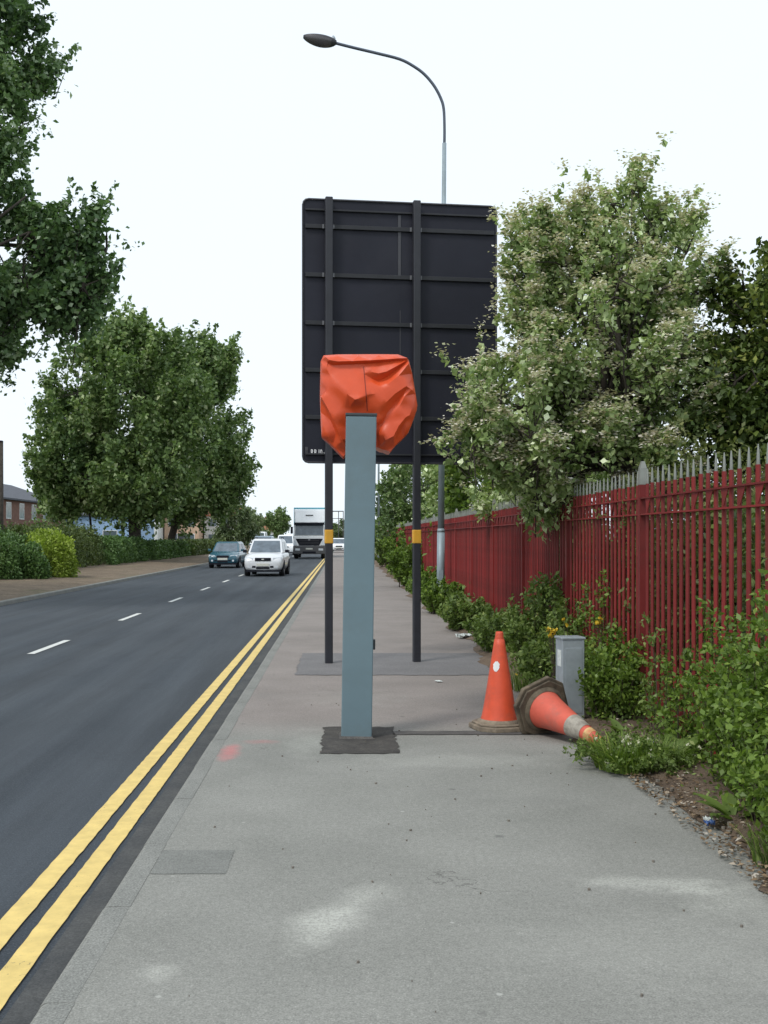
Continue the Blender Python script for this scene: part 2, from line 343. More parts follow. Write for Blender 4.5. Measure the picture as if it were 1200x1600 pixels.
# leaves: many small folded quads in one mesh, numpy all the way
rng = np.random.default_rng(11)
def unit(a): return a / np.maximum(np.linalg.norm(a, axis=1, keepdims=True), 1e-6)
def rnd(n): return unit(rng.normal(size=(n, 3)))
def leaves(name, mats, sets, parent):
    """sets: list of (centres, axis, size, width ratio, var, material index, up bias)"""
    V = []; A = []; MI = []
    for c, ax, s, wr, var, mi, ub in sets:
        n = len(c); ax = unit(ax); r = rnd(n) + np.array([0, 0, ub])
        side = unit(np.cross(ax, r)); nr = np.cross(side, ax); s = np.broadcast_to(np.asarray(s, float).reshape(-1, 1), (n, 1)); w = s * wr
        q = np.stack([c - ax * s * .5, c + side * w * .5 + nr * s * .10, c + ax * s * .5, c - side * w * .5 + nr * s * .10], axis=1)
        V.append(q.reshape(-1, 3)); A.append(np.repeat(np.clip(var, 0, 1), 4)); MI.append(np.full(n, mi))
    V = np.concatenate(V); A = np.concatenate(A); MI = np.concatenate(MI); nf = len(MI)
    me = bpy.data.meshes.new(name); me.vertices.add(len(V)); me.vertices.foreach_set('co', V.astype('f').ravel())
    me.loops.add(nf * 4); me.loops.foreach_set('vertex_index', np.arange(nf * 4, dtype='i'))
    me.polygons.add(nf); me.polygons.foreach_set('loop_start', np.arange(0, nf * 4, 4, dtype='i'))
    for mt in mats: me.materials.append(M[mt])
    me.polygons.foreach_set('material_index', MI.astype('i'))
    me.update(calc_edges=True)
    at = me.attributes.new('var', 'FLOAT', 'POINT'); at.data.foreach_set('value', A.astype('f'))
    return link(name, me, parent)

def tree(name, label, base, trunk_r, fork_z, parts, leaf_mat, leaf=.12, shoot=1.2, per=40, spread=.22, up=.6, wr=.7, stems=1, flowers=0, fl_size=.07, limbs=6, twigs=.35, group=None, cat='tree', lean=(0, 0), cvar=.22, clump=.45, spikes=.07):
    """parts: crown lobes (cx,cy,cz relative to base, rx,ry,rz, shoots)"""
    t = empty(name, base); tag(t, label, cat, group)
    wood = MB(); limb_pts = []
    top = max(p[2] for p in parts)
    for sidx in range(stems):
        a = random.uniform(0, 6.28); off = Vector((math.cos(a), math.sin(a), 0)) * trunk_r * (1.4 if stems > 1 else 0)
        p0 = off + Vector((0, 0, -.25)); tipx = Vector((parts[0][0] + lean[0] + off.x * 3, parts[0][1] + lean[1] + off.y * 3, top))
        pts = [p0]; rad = [trunk_r * 1.35]
        for i in range(1, 9):
            q = i / 8; pts.append(p0.lerp(tipx, q) + Vector((random.uniform(-1, 1), random.uniform(-1, 1), 0)) * trunk_r * .7); rad.append(trunk_r * (1 - .78 * q) if i else trunk_r)
        wood.tube(pts, rad, 9); trunk_line = pts
        limb_pts += [(p, r) for p, r in zip(pts, rad) if p.z > fork_z]
        for part in parts:
            for k in range(max(1, int(limbs * (part[6] / max(p[6] for p in parts)) / stems + .5))):
                d = rnd(1)[0]; e = Vector((part[0] + d[0] * part[3] * .62, part[1] + d[1] * part[4] * .62, part[2] + d[2] * part[5] * .6))
                js = [j for j, p in enumerate(trunk_line) if fork_z <= p.z <= max(fork_z + .1, e.z - .2)] or [min(range(len(trunk_line)), key=lambda j: abs(trunk_line[j].z - fork_z))]
                j = random.choice(js); s0 = trunk_line[j]; r0 = rad[j] * .55
                mid = s0.lerp(e, .5) + Vector((0, 0, (e - s0).length * random.uniform(-.05, .14)))
                cv = []
                for i in range(7):
                    q = i / 6; cv.append(s0 * (1 - q) ** 2 + mid * 2 * q * (1 - q) + e * q * q + Vector((random.uniform(-1, 1), random.uniform(-1, 1), random.uniform(-1, 1))) * r0 * .8 * (0 < i))
                wood.tube(cv, [r0 * (1 - .82 * i / 6) for i in range(7)], 6); limb_pts += [(p, r0 * .3) for p in cv[2:]]
    LP = np.array([tuple(p) for p, r in limb_pts])
    S = []; F = []
    for part in parts:
        n = part[6]; cen = np.array(part[:3]); rad3 = np.array(part[3:6])
        d = rnd(n); rr = rng.uniform(.28, 1, size=(n, 1)) ** .42 * rng.uniform(.86, 1.10, size=(n, 1))
        # cluster the shoots so that light clumps and dark gaps form
        k = max(6, n // 14); cd = rnd(k); near = np.argmax(d @ cd.T, axis=1); d = unit(d * (1 - clump) + cd[near] * clump); amp = rng.uniform(1 - .36 * clump, 1 + .22 * clump, size=(k, 1)); rr = rr * amp[near]
        tip = cen + d * rr * rad3
        ok = tip[:, 2] > .3; tip = tip[ok]; d = d[ok]; near = near[ok]; n = len(tip)
        dirs = unit(d * np.array([1, 1, .6]) + np.array([0, 0, up]) + rng.normal(scale=.25, size=(n, 3)))
        L = shoot * rng.uniform(.6, 1.25, size=(n, 1)); st = tip - dirs * L
        # some upright leaders stand clear of the crown
        spk = (rng.random(n) < spikes) & (d[:, 2] > -.15) & (((tip - cen) / rad3) ** 2).sum(1).__gt__(.55)
        sdir = unit(d * np.array([.45, .45, .2]) + np.array([0, 0, 1.0]) + rng.normal(scale=.12, size=(n, 3))); tip = np.where(spk[:, None], tip + sdir * shoot * rng.uniform(.35, .95, size=(n, 1)), tip)
        thin = np.where(spk, .55, 1.0)[:, None]
        for i in np.nonzero(rng.random(n) < twigs)[0]:
            j = np.argmin(((LP - st[i]) ** 2).sum(1)); a = Vector(LP[j]); b_ = Vector(st[i]); c_ = Vector(tip[i]); rr0 = min(.028, trunk_r * .16)
            wood.tube([a, a.lerp(b_, .5) + Vector((0, 0, .04 * (b_ - a).length)), b_, b_.lerp(c_, .8)], [rr0, rr0 * .7, rr0 * .45, rr0 * .15], 4, caps=False)
        m_ = n * per; q = np.repeat(np.arange(n), per); tt = rng.random((m_, 1)) ** .8
        pos = st[q] + (tip - st)[q] * tt + rng.normal(size=(m_, 3)) * spread * thin[q] * (1.05 - .75 * tt)
        ax = unit(dirs[q] * .4 + rnd(m_) + np.array([0, 0, -.15]))
        cl = rng.normal(scale=cvar * .6, size=k)[near]
        var = np.clip(.45 + cl[q] + rng.normal(scale=cvar, size=m_), 0, .93); var = np.where(rng.random(m_) < .035, 1, var)
        S.append((pos, ax, leaf * rng.uniform(.45, 1.4, m_), wr, var, 0, .9))
        if flowers:
            nf = int(n * flowers); i = rng.integers(0, n, nf); ce = tip[i] + rng.normal(size=(nf, 3)) * spread * .55 + np.array([0, 0, .02])
            kf = 9; pp = np.repeat(ce, kf, axis=0) + rng.normal(size=(nf * kf, 3)) * np.array([1, 1, .45]) * fl_size * .5
            S.append((pp, rnd(nf * kf) * np.array([1, 1, .3]), fl_size * .42 * rng.uniform(.7, 1.3, nf * kf), .9, rng.random(nf * kf), 1, 2.0))
    wood.build('trunk', 'bark', t)
    leaves('crown', [leaf_mat, 'blossom'], S, t)
    return t

def shrub(name, label, base, h, r, n_stems, per, leaf, leaf_mat, group=None, cat='shrub', arch=.35, spread=.06, wr=.55, low=.1, stem_r=.006, flowers=None, sprig=.12, squash=1):
    t = empty(name, base); tag(t, label, cat, group)
    wood = MB(); S = []
    for i in range(n_stems):
        a = random.uniform(0, 6.28); rr = r * math.sqrt(random.random())
        foot = Vector((math.cos(a) * rr * .55, math.sin(a) * rr * .55, -.04)); hh = h * random.uniform(.45, 1.0) * (1 - .35 * (rr / r) ** 2)
        out = Vector((math.cos(a) * squash, math.sin(a), 0)) * rr * arch * 2 + Vector((random.uniform(-.2, .2) * squash, random.uniform(-.2, .2), 0)) * h * .5
        pts = [foot + out * (q * q) + Vector((0, 0, hh * q * (1.12 - .12 * q))) + Vector((random.uniform(-1, 1), random.uniform(-1, 1), 0)) * .012 for q in (0, .2, .4, .6, .8, 1)]
        wood.tube(pts, [stem_r * (1.1 - q) for q in (0, .2, .4, .6, .8, 1)], 4, caps=False)
        A = np.array([tuple(p) for p in pts]); n = per
        # sprigs leave the stem and carry the leaves
        ns = max(3, n // 9); ts = low + (1 - low) * rng.random(ns) ** .8; ts[0] = 1; idx = np.clip((ts * 5).astype(int), 0, 4); fr = (ts * 5 - idx)[:, None]
        sp = A[idx] * (1 - fr) + A[idx + 1] * fr; sdv = unit(rnd(ns) * np.array([1, 1, .5]) + np.array([0, 0, .55])); sl = sprig * h * rng.uniform(.4, 1.2, (ns, 1)) * (1.15 - .6 * ts[:, None])
        q = rng.integers(0, ns, n); u = rng.random((n, 1)); pos = sp[q] + sdv[q] * sl[q] * u + rng.normal(size=(n, 3)) * spread * .35
        pos[:, 2] = np.maximum(pos[:, 2], .015)
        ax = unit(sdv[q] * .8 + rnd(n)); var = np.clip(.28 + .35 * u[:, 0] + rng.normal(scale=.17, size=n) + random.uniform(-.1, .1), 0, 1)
        S.append((pos, ax, leaf * rng.uniform(.6, 1.3, n), wr, var, 0, .8))
    if flowers:
        nf, fs, mi = flowers; top = []
        for _ in range(nf):
            a = random.uniform(0, 6.28); top.append((math.cos(a) * r * random.random(), math.sin(a) * r * random.random(), h * random.uniform(.6, 1.02)))
        top = np.array(top); k = 7; pp = np.repeat(top, k, axis=0) + rng.normal(size=(nf * k, 3)) * fs * .3
        S.append((pp, rnd(nf * k), fs * .6, .8, rng.random(nf * k), 1, 1))
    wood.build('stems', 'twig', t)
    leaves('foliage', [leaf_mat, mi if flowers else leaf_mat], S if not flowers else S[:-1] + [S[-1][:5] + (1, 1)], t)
    return t

def copy_tree(o, parent=None):
    c = o.copy(); C.objects.link(c); c.parent = parent
    for ch in list(o.children): copy_tree(ch, c)
    return c

# ------------------------------------------------------------------ ground, road, pavement
tag(sheet('ground', 'grass', -1500, 1500, -60, 3000, -.16), kind='structure')
road = tag(sheet('road', 'road', -8.0, -.98, -12, 420, -.1), kind='structure')
tag(sheet('gutter', 'gutter', -1.125, -.978, -12, 420, -.096), kind='structure')
def line_strip(name, mat, xc, w, y0, y1, parent, z=-.092, jag=.0025, step=.07):
    mb = MB(); n = max(2, int(min(y1 - y0, 40) / step)); vs = []
    ys = [y0 + (min(y1, y0 + 40) - y0) * i / n for i in range(n + 1)] + ([y1] if y1 > y0 + 40 else [])
    for y in ys: vs += [(xc - w / 2 + random.uniform(-jag, jag), y, z), (xc + w / 2 + random.uniform(-jag, jag), y, z)]
    mb.add(vs, [(2 * i, 2 * i + 1, 2 * i + 3, 2 * i + 2) for i in range(len(ys) - 1)])
    return mb.build(name, mat, parent)
line_strip('yellow_line', 'yellow_line', -1.372, .102, 0, 160, road)
line_strip('yellow_line', 'yellow_line', -1.205, .102, 0, 160, road)
y = 2.9
while y < 150:
    line_strip('lane_dash', 'white_line', -4.27, .105, y, y + 2.0, road); y += 6.0
pav = tag(sheet('pavement', 'pavement', -.90, 2.6, -6, 420, -.001), kind='structure')
# kerbstones, one by one near the camera
kerb = tag(empty('kerb'), kind='structure')
def kerb_me(L, flip=False):
    s = -1 if flip else 1; w = .116
    prof = [(0, -.2), (w, -.2), (w, 0), (.03, .0), (.018, -.004), (.007, -.013), (.002, -.026)]
    mb = MB(); n = len(prof); vs = [(s * x, yy_, z) for yy_ in (0, L) for x, z in prof]
    fs = [tuple(range(n)), tuple(range(n, 2 * n))[::-1]] + [(k, n + k, n + (k + 1) % n, (k + 1) % n) for k in range(n)]
    mb.add(vs, fs); return mb.mesh('kerbstone', 'kerb')
kme = kerb_me(.908); kme2 = kerb_me(.908, True)
for i in range(72):
    o = link('kerbstone', kme, kerb); o.location = (-.98 + random.uniform(-.003, .003), -1.98 + .915 * i, .0006 + random.uniform(-.001, .001)); o.rotation_euler = (0, 0, random.uniform(-.002, .002))
o = link('kerb_run', kerb_me(350), kerb); o.location = (-.98, -1.98 + .915 * 72, .002)
kerb_l = tag(empty('kerb_opposite'), kind='structure')
for i in range(110):
    o = link('kerbstone', kme2, kerb_l); o.location = (-7.98, 12 + .915 * i, .004)
o = link('kerb_run', kerb_me(290, True), kerb_l); o.location = (-7.98, 12 + .915 * 110, .004)
# reinstatement patches in the pavement
tag(sheet('post_patch', 'patch_fresh', -.15, .395, 7.55, 8.60, .004, ragged=.02, seed=3), kind='structure')
tag(sheet('cable_trench', 'trench', .39, 1.78, 8.27, 8.42, .004, ragged=.010, seed=4), kind='structure')
tag(sheet('sign_patch', 'patch_old', -.52, 1.78, 11.85, 14.1, .004, ragged=.02, seed=5), kind='structure')
tag(sheet('small_patch', 'patch_grey', -.86, -.52, 4.85, 5.22, .0012, ragged=.004, seed=6), kind='structure')

# soil strip at the fence foot: bumpy, with a wandering edge
def soil_strip():
    mb = MB(); ys = [1.5 + .12 * i for i in range(150)] + [20 + 1.0 * i for i in range(80)]; nx = 8; vs = []
    for y in ys:
        e = 1.80 + .08 * math.sin(y * 1.3) + .05 * math.sin(y * 3.7 + 1) + random.uniform(-.03, .03) + (.06 if y < 4.6 else 0) + .05 * math.sin(y * .4)
        for j in range(nx):
            q = j / (nx - 1); x = e + (3.0 - e) * q ** 1.3
            vs.append((x, y, .005 + (.05 * min(1, q * 3) + random.uniform(0, .022)) * (j > 0)))
    mb.add(vs, [(i * nx + j, i * nx + j + 1, (i + 1) * nx + j + 1, (i + 1) * nx + j) for i in range(len(ys) - 1) for j in range(nx - 1)], 0, True)
    return mb.build('soil_verge', 'soil')
tag(soil_strip(), kind='structure')
tag(sheet('bank', 'grass', 2.9, 40, -5, 300, .02), kind='structure')
# planted central reservation on the far side of the road
mb = MB(); vs = []; ys = [8 + 1.2 * i for i in range(240)]; xs = [-8.09, -8.6, -9.6, -10.8, -12, -14, -17]
for y in ys:
    for j, x in enumerate(xs): vs.append((x, y, [.0, .03, .07, .1, .13, .15, .1][j] + random.uniform(-.02, .02) * (j > 0)))
mb.add(vs, [(i * 7 + j + 1, i * 7 + j, (i + 1) * 7 + j, (i + 1) * 7 + j + 1) for i in range(len(ys) - 1) for j in range(6)], 0, True)
tag(mb.build('central_reservation', 'bark_mulch'), kind='structure')

# ------------------------------------------------------------------ grey camera post and the orange bag
post = empty('camera_post', P(557, 1155, 8.1)); post.location.z = 0; post.location.y = 8.1 + .1
post.rotation_euler = (0, R(.85), 0)
tag(post, 'square blue-grey steel post standing in a dark tarmac patch, topped by the orange bag', 'post')
pw = .228
mb = MB().b2((-pw / 2, -.1, -.02), (pw / 2, .1, 2.405)); mb.build('shaft', 'post_grey', post, bevel=.008, seg=3)
MB().b2((-pw / 2 - .004, -.104, 2.406), (pw / 2 + .004, .104, 2.428)).build('cap', 'post_cap', post, bevel=.004)
MB().b2((pw / 2 - .002, -.03, .66), (pw / 2 + .018, .03, .735)).build('lock_box', 'post_cap', post, bevel=.003)
# mortar fillet round the foot
MB().hexa([(-.13, -.12, .0), (.13, -.12, .0), (.13, .12, 0), (-.13, .12, 0)], [(-.117, -.103, .02), (.117, -.103, .02), (.117, .103, .02), (-.117, .103, .02)]).build('foot_seal', 'trench', post)

def make_bag():
    from mathutils.geometry import delaunay_2d_cdt
    d0 = 8.42; k = d0 / FPX / 6.316
    out = [(160, 118), (135, 170), (131, 300), (129, 420), (128, 530), (133, 680), (136, 800), (145, 920), (200, 962), (275, 1040), (355, 1122), (400, 1060), (520, 1030), (640, 1020), (700, 1030), (740, 1052), (780, 1058), (820, 1076), (862, 1020), (900, 980), (955, 930), (1000, 880), (1030, 810), (1052, 750), (1086, 650), (1091, 610), (1075, 500), (1060, 420), (1040, 300), (1022, 225), (1006, 165), (960, 132), (900, 108), (700, 106), (500, 107), (300, 108)]
    inn = [  # folds: position on the front and how far they stand out (m)
        (185, 150, .035), (215, 185, .075), (300, 200, .082), (450, 197, .085), (620, 190, .085), (800, 178, .08), (930, 165, .06), (985, 160, .04),
        (200, 205, .03), (262, 232, .03), (400, 226, .03), (550, 218, .03), (700, 206, .028), (850, 190, .03), (950, 180, .02), (300, 140, .035), (500, 138, .035), (700, 136, .035), (880, 134, .03),
        (150, 230, .0), (160, 400, .01), (190, 260, .045), (235, 350, .065), (300, 440, .095), (390, 525, .12), (470, 583, .145), (515, 575, .145), (545, 535, .13),
        (330, 290, .045), (450, 300, .05), (520, 400, .085), (420, 430, .09), (556, 300, .05), (575, 420, .085), (580, 530, .12),
        (562, 322, .055), (620, 300, .075), (700, 318, .085), (780, 300, .085), (880, 245, .07), (960, 195, .045), (640, 365, .03), (700, 385, .01), (780, 350, .01), (860, 285, .015), (990, 180, .01),
        (640, 410, .07), (720, 455, .085), (800, 420, .085), (900, 340, .08), (1000, 215, .05), (600, 545, .105), (680, 520, .105),
        (300, 560, .07), (200, 480, .05), (140, 545, .045), (165, 590, .055), (215, 680, .07), (270, 790, .075), (310, 880, .07), (345, 962, .06),
        (132, 570, -.03), (180, 660, -.02), (235, 780, -.015), (285, 890, -.01), (150, 800, -.02), (200, 920, .0), (330, 985, .02), (260, 985, -.05), (345, 1060, -.06),
        (300, 735, .085), (360, 650, .075), (420, 640, .06), (480, 640, .05), (560, 640, .06), (590, 690, .055), (470, 720, .02), (560, 760, .02), (400, 850, .01), (500, 950, -.02),
        (640, 640, .085), (700, 700, .07), (760, 620, .095), (860, 520, .095), (975, 440, .07), (720, 770, .05), (745, 800, .01), (790, 700, .02), (880, 580, .02), (975, 470, .03), (830, 780, .03), (900, 650, .06), (960, 540, .07), (1030, 470, .03), (1050, 600, .01),
        (965, 748, .05), (900, 830, .06), (850, 930, .065), (770, 970, .06), (985, 765, .01), (930, 850, -.02), (880, 940, -.03), (1010, 720, .03), (800, 985, .0), (740, 900, .05), (690, 900, .0), (760, 1020, -.03), (980, 850, .0), (640, 850, .0)]
    pts = [Vector((x, y_)) for x, y_ in out] + [Vector(c[:2]) for c in inn]; dz = [-.055] * len(out) + [c[2] for c in inn]; n = len(out)
    def ix(x, y_): return n + min(range(len(inn)), key=lambda q_: (inn[q_][0] - x) ** 2 + (inn[q_][1] - y_) ** 2)
    chains = [[(185, 150), (215, 185), (300, 200), (450, 197), (620, 190), (800, 178), (930, 165), (985, 160)], [(200, 205), (262, 232), (400, 226), (550, 218), (700, 206), (850, 190), (950, 180)],
              [(215, 185), (190, 260), (235, 350), (300, 440), (390, 525), (470, 583), (515, 575), (545, 535)], [(562, 322), (620, 300), (700, 318), (780, 300), (880, 245), (960, 195)], [(640, 365), (700, 385), (780, 350), (860, 285), (990, 180)],
              [(640, 410), (720, 455), (800, 420), (900, 340), (1000, 215)], [(140, 545), (165, 590), (215, 680), (270, 790), (310, 880), (345, 962)], [(132, 570), (180, 660), (235, 780), (285, 890), (330, 985)],
              [(640, 640), (760, 620), (860, 520), (975, 440)], [(745, 800), (790, 700), (880, 580), (975, 470)], [(965, 748), (900, 830), (850, 930), (770, 970)], [(985, 765), (930, 850), (880, 940)]]
    edges = [(i_, (i_ + 1) % n) for i_ in range(n)] + [(ix(*a), ix(*b_)) for ch in chains for a, b_ in zip(ch, ch[1:])]
    vo, eo, tri, ov, _, _ = delaunay_2d_cdt(pts, edges, [], 1, 1e-4)
    bm = bmesh.new(); bv = []
    for p, o_ in zip(vo, ov):
        z_ = dz[o_[0]] if o_ else .02
        bv.append(bm.verts.new(((480 + p.x / 6.316 - VX) * d0 / FPX, d0 - z_ * .85, CAMH - (535 + p.y / 6.316 - VY) * d0 / FPX)))
    for t3 in tri:
        try: bm.faces.new([bv[i_] for i_ in t3])
        except ValueError: pass
    crease = {tuple(sorted((ov_[0], ov_[1]))) for ov_ in edges}
    bmesh.ops.subdivide_edges(bm, edges=bm.edges[:], cuts=2, use_grid_fill=True)
    inner = [v_ for v_ in bm.verts if not v_.is_boundary]
    for _ in range(2): bmesh.ops.smooth_vert(bm, verts=inner, factor=.24, use_axis_x=False, use_axis_y=True, use_axis_z=False)
    from mathutils import noise as mn
    for v_ in inner: v_.co.y += .0045 * mn.noise(v_.co * 8) + .004 * (abs(mn.noise(v_.co * 17)) - .2)
    # sides and back
    bnd = [e for e in bm.edges if e.is_boundary]; cx = .205; cz = 2.5
    for dy, sc_ in ((.07, 1.012), (.2, .99), (.2, .95), (.05, .82)):
        r_ = bmesh.ops.extrude_edge_only(bm, edges=bnd); nv = [g for g in r_['geom'] if isinstance(g, bmesh.types.BMVert)]; bnd = [g for g in r_['geom'] if isinstance(g, bmesh.types.BMEdge)]
        for v_ in nv: v_.co = Vector((cx + (v_.co.x - cx) * sc_, v_.co.y + dy + .012 * mn.noise(v_.co * 8), cz + (v_.co.z - cz) * (sc_ if v_.co.z < cz else min(1, sc_ + .03))))
    bmesh.ops.contextual_create(bm, geom=bnd); bmesh.ops.recalc_face_normals(bm, faces=bm.faces[:])
    for f in bm.faces: f.smooth = True
    me = bpy.data.meshes.new('orange_bag'); bm.to_mesh(me); bm.free(); me.materials.append(M['bag_orange']); o = link('orange_bag', me)
    es = o.modifiers.new('crease', 'EDGE_SPLIT'); es.split_angle = R(34)
    from mathutils.bvhtree import BVHTree
    bt = BVHTree.FromPolygons([v_.co for v_ in me.vertices], [tuple(p.vertices) for p in me.polygons]); vs = []
    for i_ in range(26):
        cx_, cy_ = 556 + 36 * i_ / 25, 246 + 440 * i_ / 25
        for dx in (-4, 4):
            x_ = (480 + (cx_ + dx) / 6.316 - VX) * d0 / FPX; z_ = CAMH - (535 + cy_ / 6.316 - VY) * d0 / FPX; hit = bt.ray_cast(Vector((x_, 7.5, z_)), Vector((0, 1, 0)))[0]
            vs.append((x_, (hit.y if hit else d0) - .0015, z_))
    MB().add(vs, [(2 * q_, 2 * q_ + 1, 2 * q_ + 3, 2 * q_ + 2) for q_ in range(25)]).build('seam', 'bag_seam', o)
    return o
tag(make_bag(), 'orange plastic bag wrapped over the head of the blue-grey post', 'bag')
# the camera housing the bag covers
hs = empty('camera_housing', P(576, 640, 8.68)); hs.location.z = 2.18
tag(hs, 'speed camera housing hidden under the orange bag', 'camera housing')
MB().b2((-.20, -.12, .24), (.20, .14, .60)).build('case', 'trim_grey', hs, bevel=.02); MB().b2((-.05, -.30, .12), (.05, .08, .235)).build('bracket', 'post_grey', hs)

# ------------------------------------------------------------------ back of the big traffic sign
sg = empty('traffic_sign', (0, 0, 0)); tag(sg, 'tall black back of a large road sign on two black posts with amber bands', 'sign')
SA, SB = Vector((-.475, 13.02, 0)), Vector((1.885, 13.34, 0)); ux = (SB - SA).normalized(); un = Vector((ux.y, -ux.x, 0)); W = (SB - SA).length
ang = math.atan2(ux.y, ux.x); rotz = Matrix.Rotation(ang, 3, 'Z')
def sp(u, dpt, z): return SA + ux * u + un * dpt + Vector((0, 0, z))
z0, z1 = 2.40, 5.555
# panel in two sheets that meet in a seam, rounded outer corners
def panel(u0, u1, rl, rr):
    pts = []; r = .07
    for (cu, cz, a0, on) in ((u1 - r, z0 + r, -90, rr), (u1 - r, z1 - r, 0, rr), (u0 + r, z1 - r, 90, rl), (u0 + r, z0 + r, 180, rl)):
        if on: pts += [(cu + r * math.cos(R(a0 + t)), cz + r * math.sin(R(a0 + t))) for t in (0, 22.5, 45, 67.5, 90)]
        else: pts.append((u1 if cu > (u0 + u1) / 2 else u0, z1 if cz > (z0 + z1) / 2 else z0))
    n = len(pts); mb = MB(); vs = [sp(u, 0.0, z) for u, z in pts] + [sp(u, -.006, z) for u, z in pts]
    mb.add(vs, [tuple(range(n)), tuple(range(n, 2 * n))[::-1]] + [(k, n + k, n + (k + 1) % n, (k + 1) % n) for k in range(n)])
    return mb.build('panel', 'sign_black', sg)
useam = 1.185
panel(0, useam - .0002, True, False); panel(useam + .0002, W, False, True)
MB().box(sp(useam, -.004, (z0 + z1) / 2), (.05, .003, z1 - z0 - .1), 0, rotz).build('backing_strip', 'sign_black', sg)
mb = MB(); r = .07; path = []
for (cu, cz, a0) in ((W - r, z0 + r, -90), (W - r, z1 - r, 0), (r, z1 - r, 90), (r, z0 + r, 180)):
    path += [(cu + r * math.cos(R(a0 + t)), cz + r * math.sin(R(a0 + t))) for t in (0, 30, 60, 90)]
path.append(path[0]); mb.tube([sp(u, .006, z) for u, z in path], .012, 6); mb.build('edge_trim', 'sign_edge', sg)
for z in (5.425, 5.225, 4.645, 4.07, 3.505, 2.94, 2.50):
    thin = z > 5.3 or z < 2.6
    hgt = .022 if thin else .05
    a, b_ = sp(.03, 0, z), sp(W - .03, 0, z); mb = MB(); mb.box((a + b_) / 2 + un * .017, (W - .06, .03, hgt), 0, rotz); mb.build('stiffening_rail', 'rail_black', sg, bevel=.004)
for z0_, z1_ in ((4.67, 5.20), (5.25, 5.40)): MB().box(sp(useam - .01, .006, (z0_ + z1_) / 2), (.035, .008, z1_ - z0_), 0, rotz).build('seam_strip', 'sign_edge', sg)
MB().box(sp(useam, .003, 3.7), (.008, .006, 1.1), 0, rotz).build('seam_strip', 'sign_edge', sg)
for u in (.305, 1.372):
    b0 = sp(u, .08, 0)
    MB().box((b0.x, b0.y, z1 / 2 - .01), (.09, .09, z1 + .03), 0, rotz).build('post', 'pole_black', sg, bevel=.012, seg=3)
    MB().box((b0.x, b0.y, 1.512), (.0985, .0985, .168), 0, rotz).build('reflective_band', 'amber_band', sg, bevel=.012, seg=3)
    for z in (5.225, 4.645, 4.07, 3.505, 2.94):
        for s in (-1, 1): MB().box(sp(u + s * .062, .034, z), (.022, .012, .05), 0, rotz).build('clip', 'bolt', sg)
pc = empty('printed_code', sp(.095, .008, 2.492), ang); pc.parent = sg
for ch, u in (('R', 0), ('R', .040), ('1', .086), ('0', .112), ('-', .152)):
    tc = bpy.data.curves.new('letter', 'FONT'); tc.body = ch; tc.size = .092; tc.extrude = .0008; tc.offset = .0022
    to = bpy.data.objects.new('letter', tc); C.objects.link(to)
    bpy.context.view_layer.update(); me = bpy.data.meshes.new_from_object(to.evaluated_get(bpy.context.evaluated_depsgraph_get())); bpy.data.objects.remove(to)
    me.materials.append(M['print_white']); o = link('letter', me, pc); o.location = (u, 0, 0); o.rotation_euler = (R(90), 0, 0); o.scale = (.62, 1, 1)
mb = MB(); 
for (u, z, w_, h_) in ((.045, 2.56, .034, .05), (.038, 2.515, .012, .06), (.053, 2.515, .012, .06)): mb.box(sp(u, .006, z), (w_, .002, h_), 0, rotz)
mb.build('printed_mark', 'sign_edge', sg)

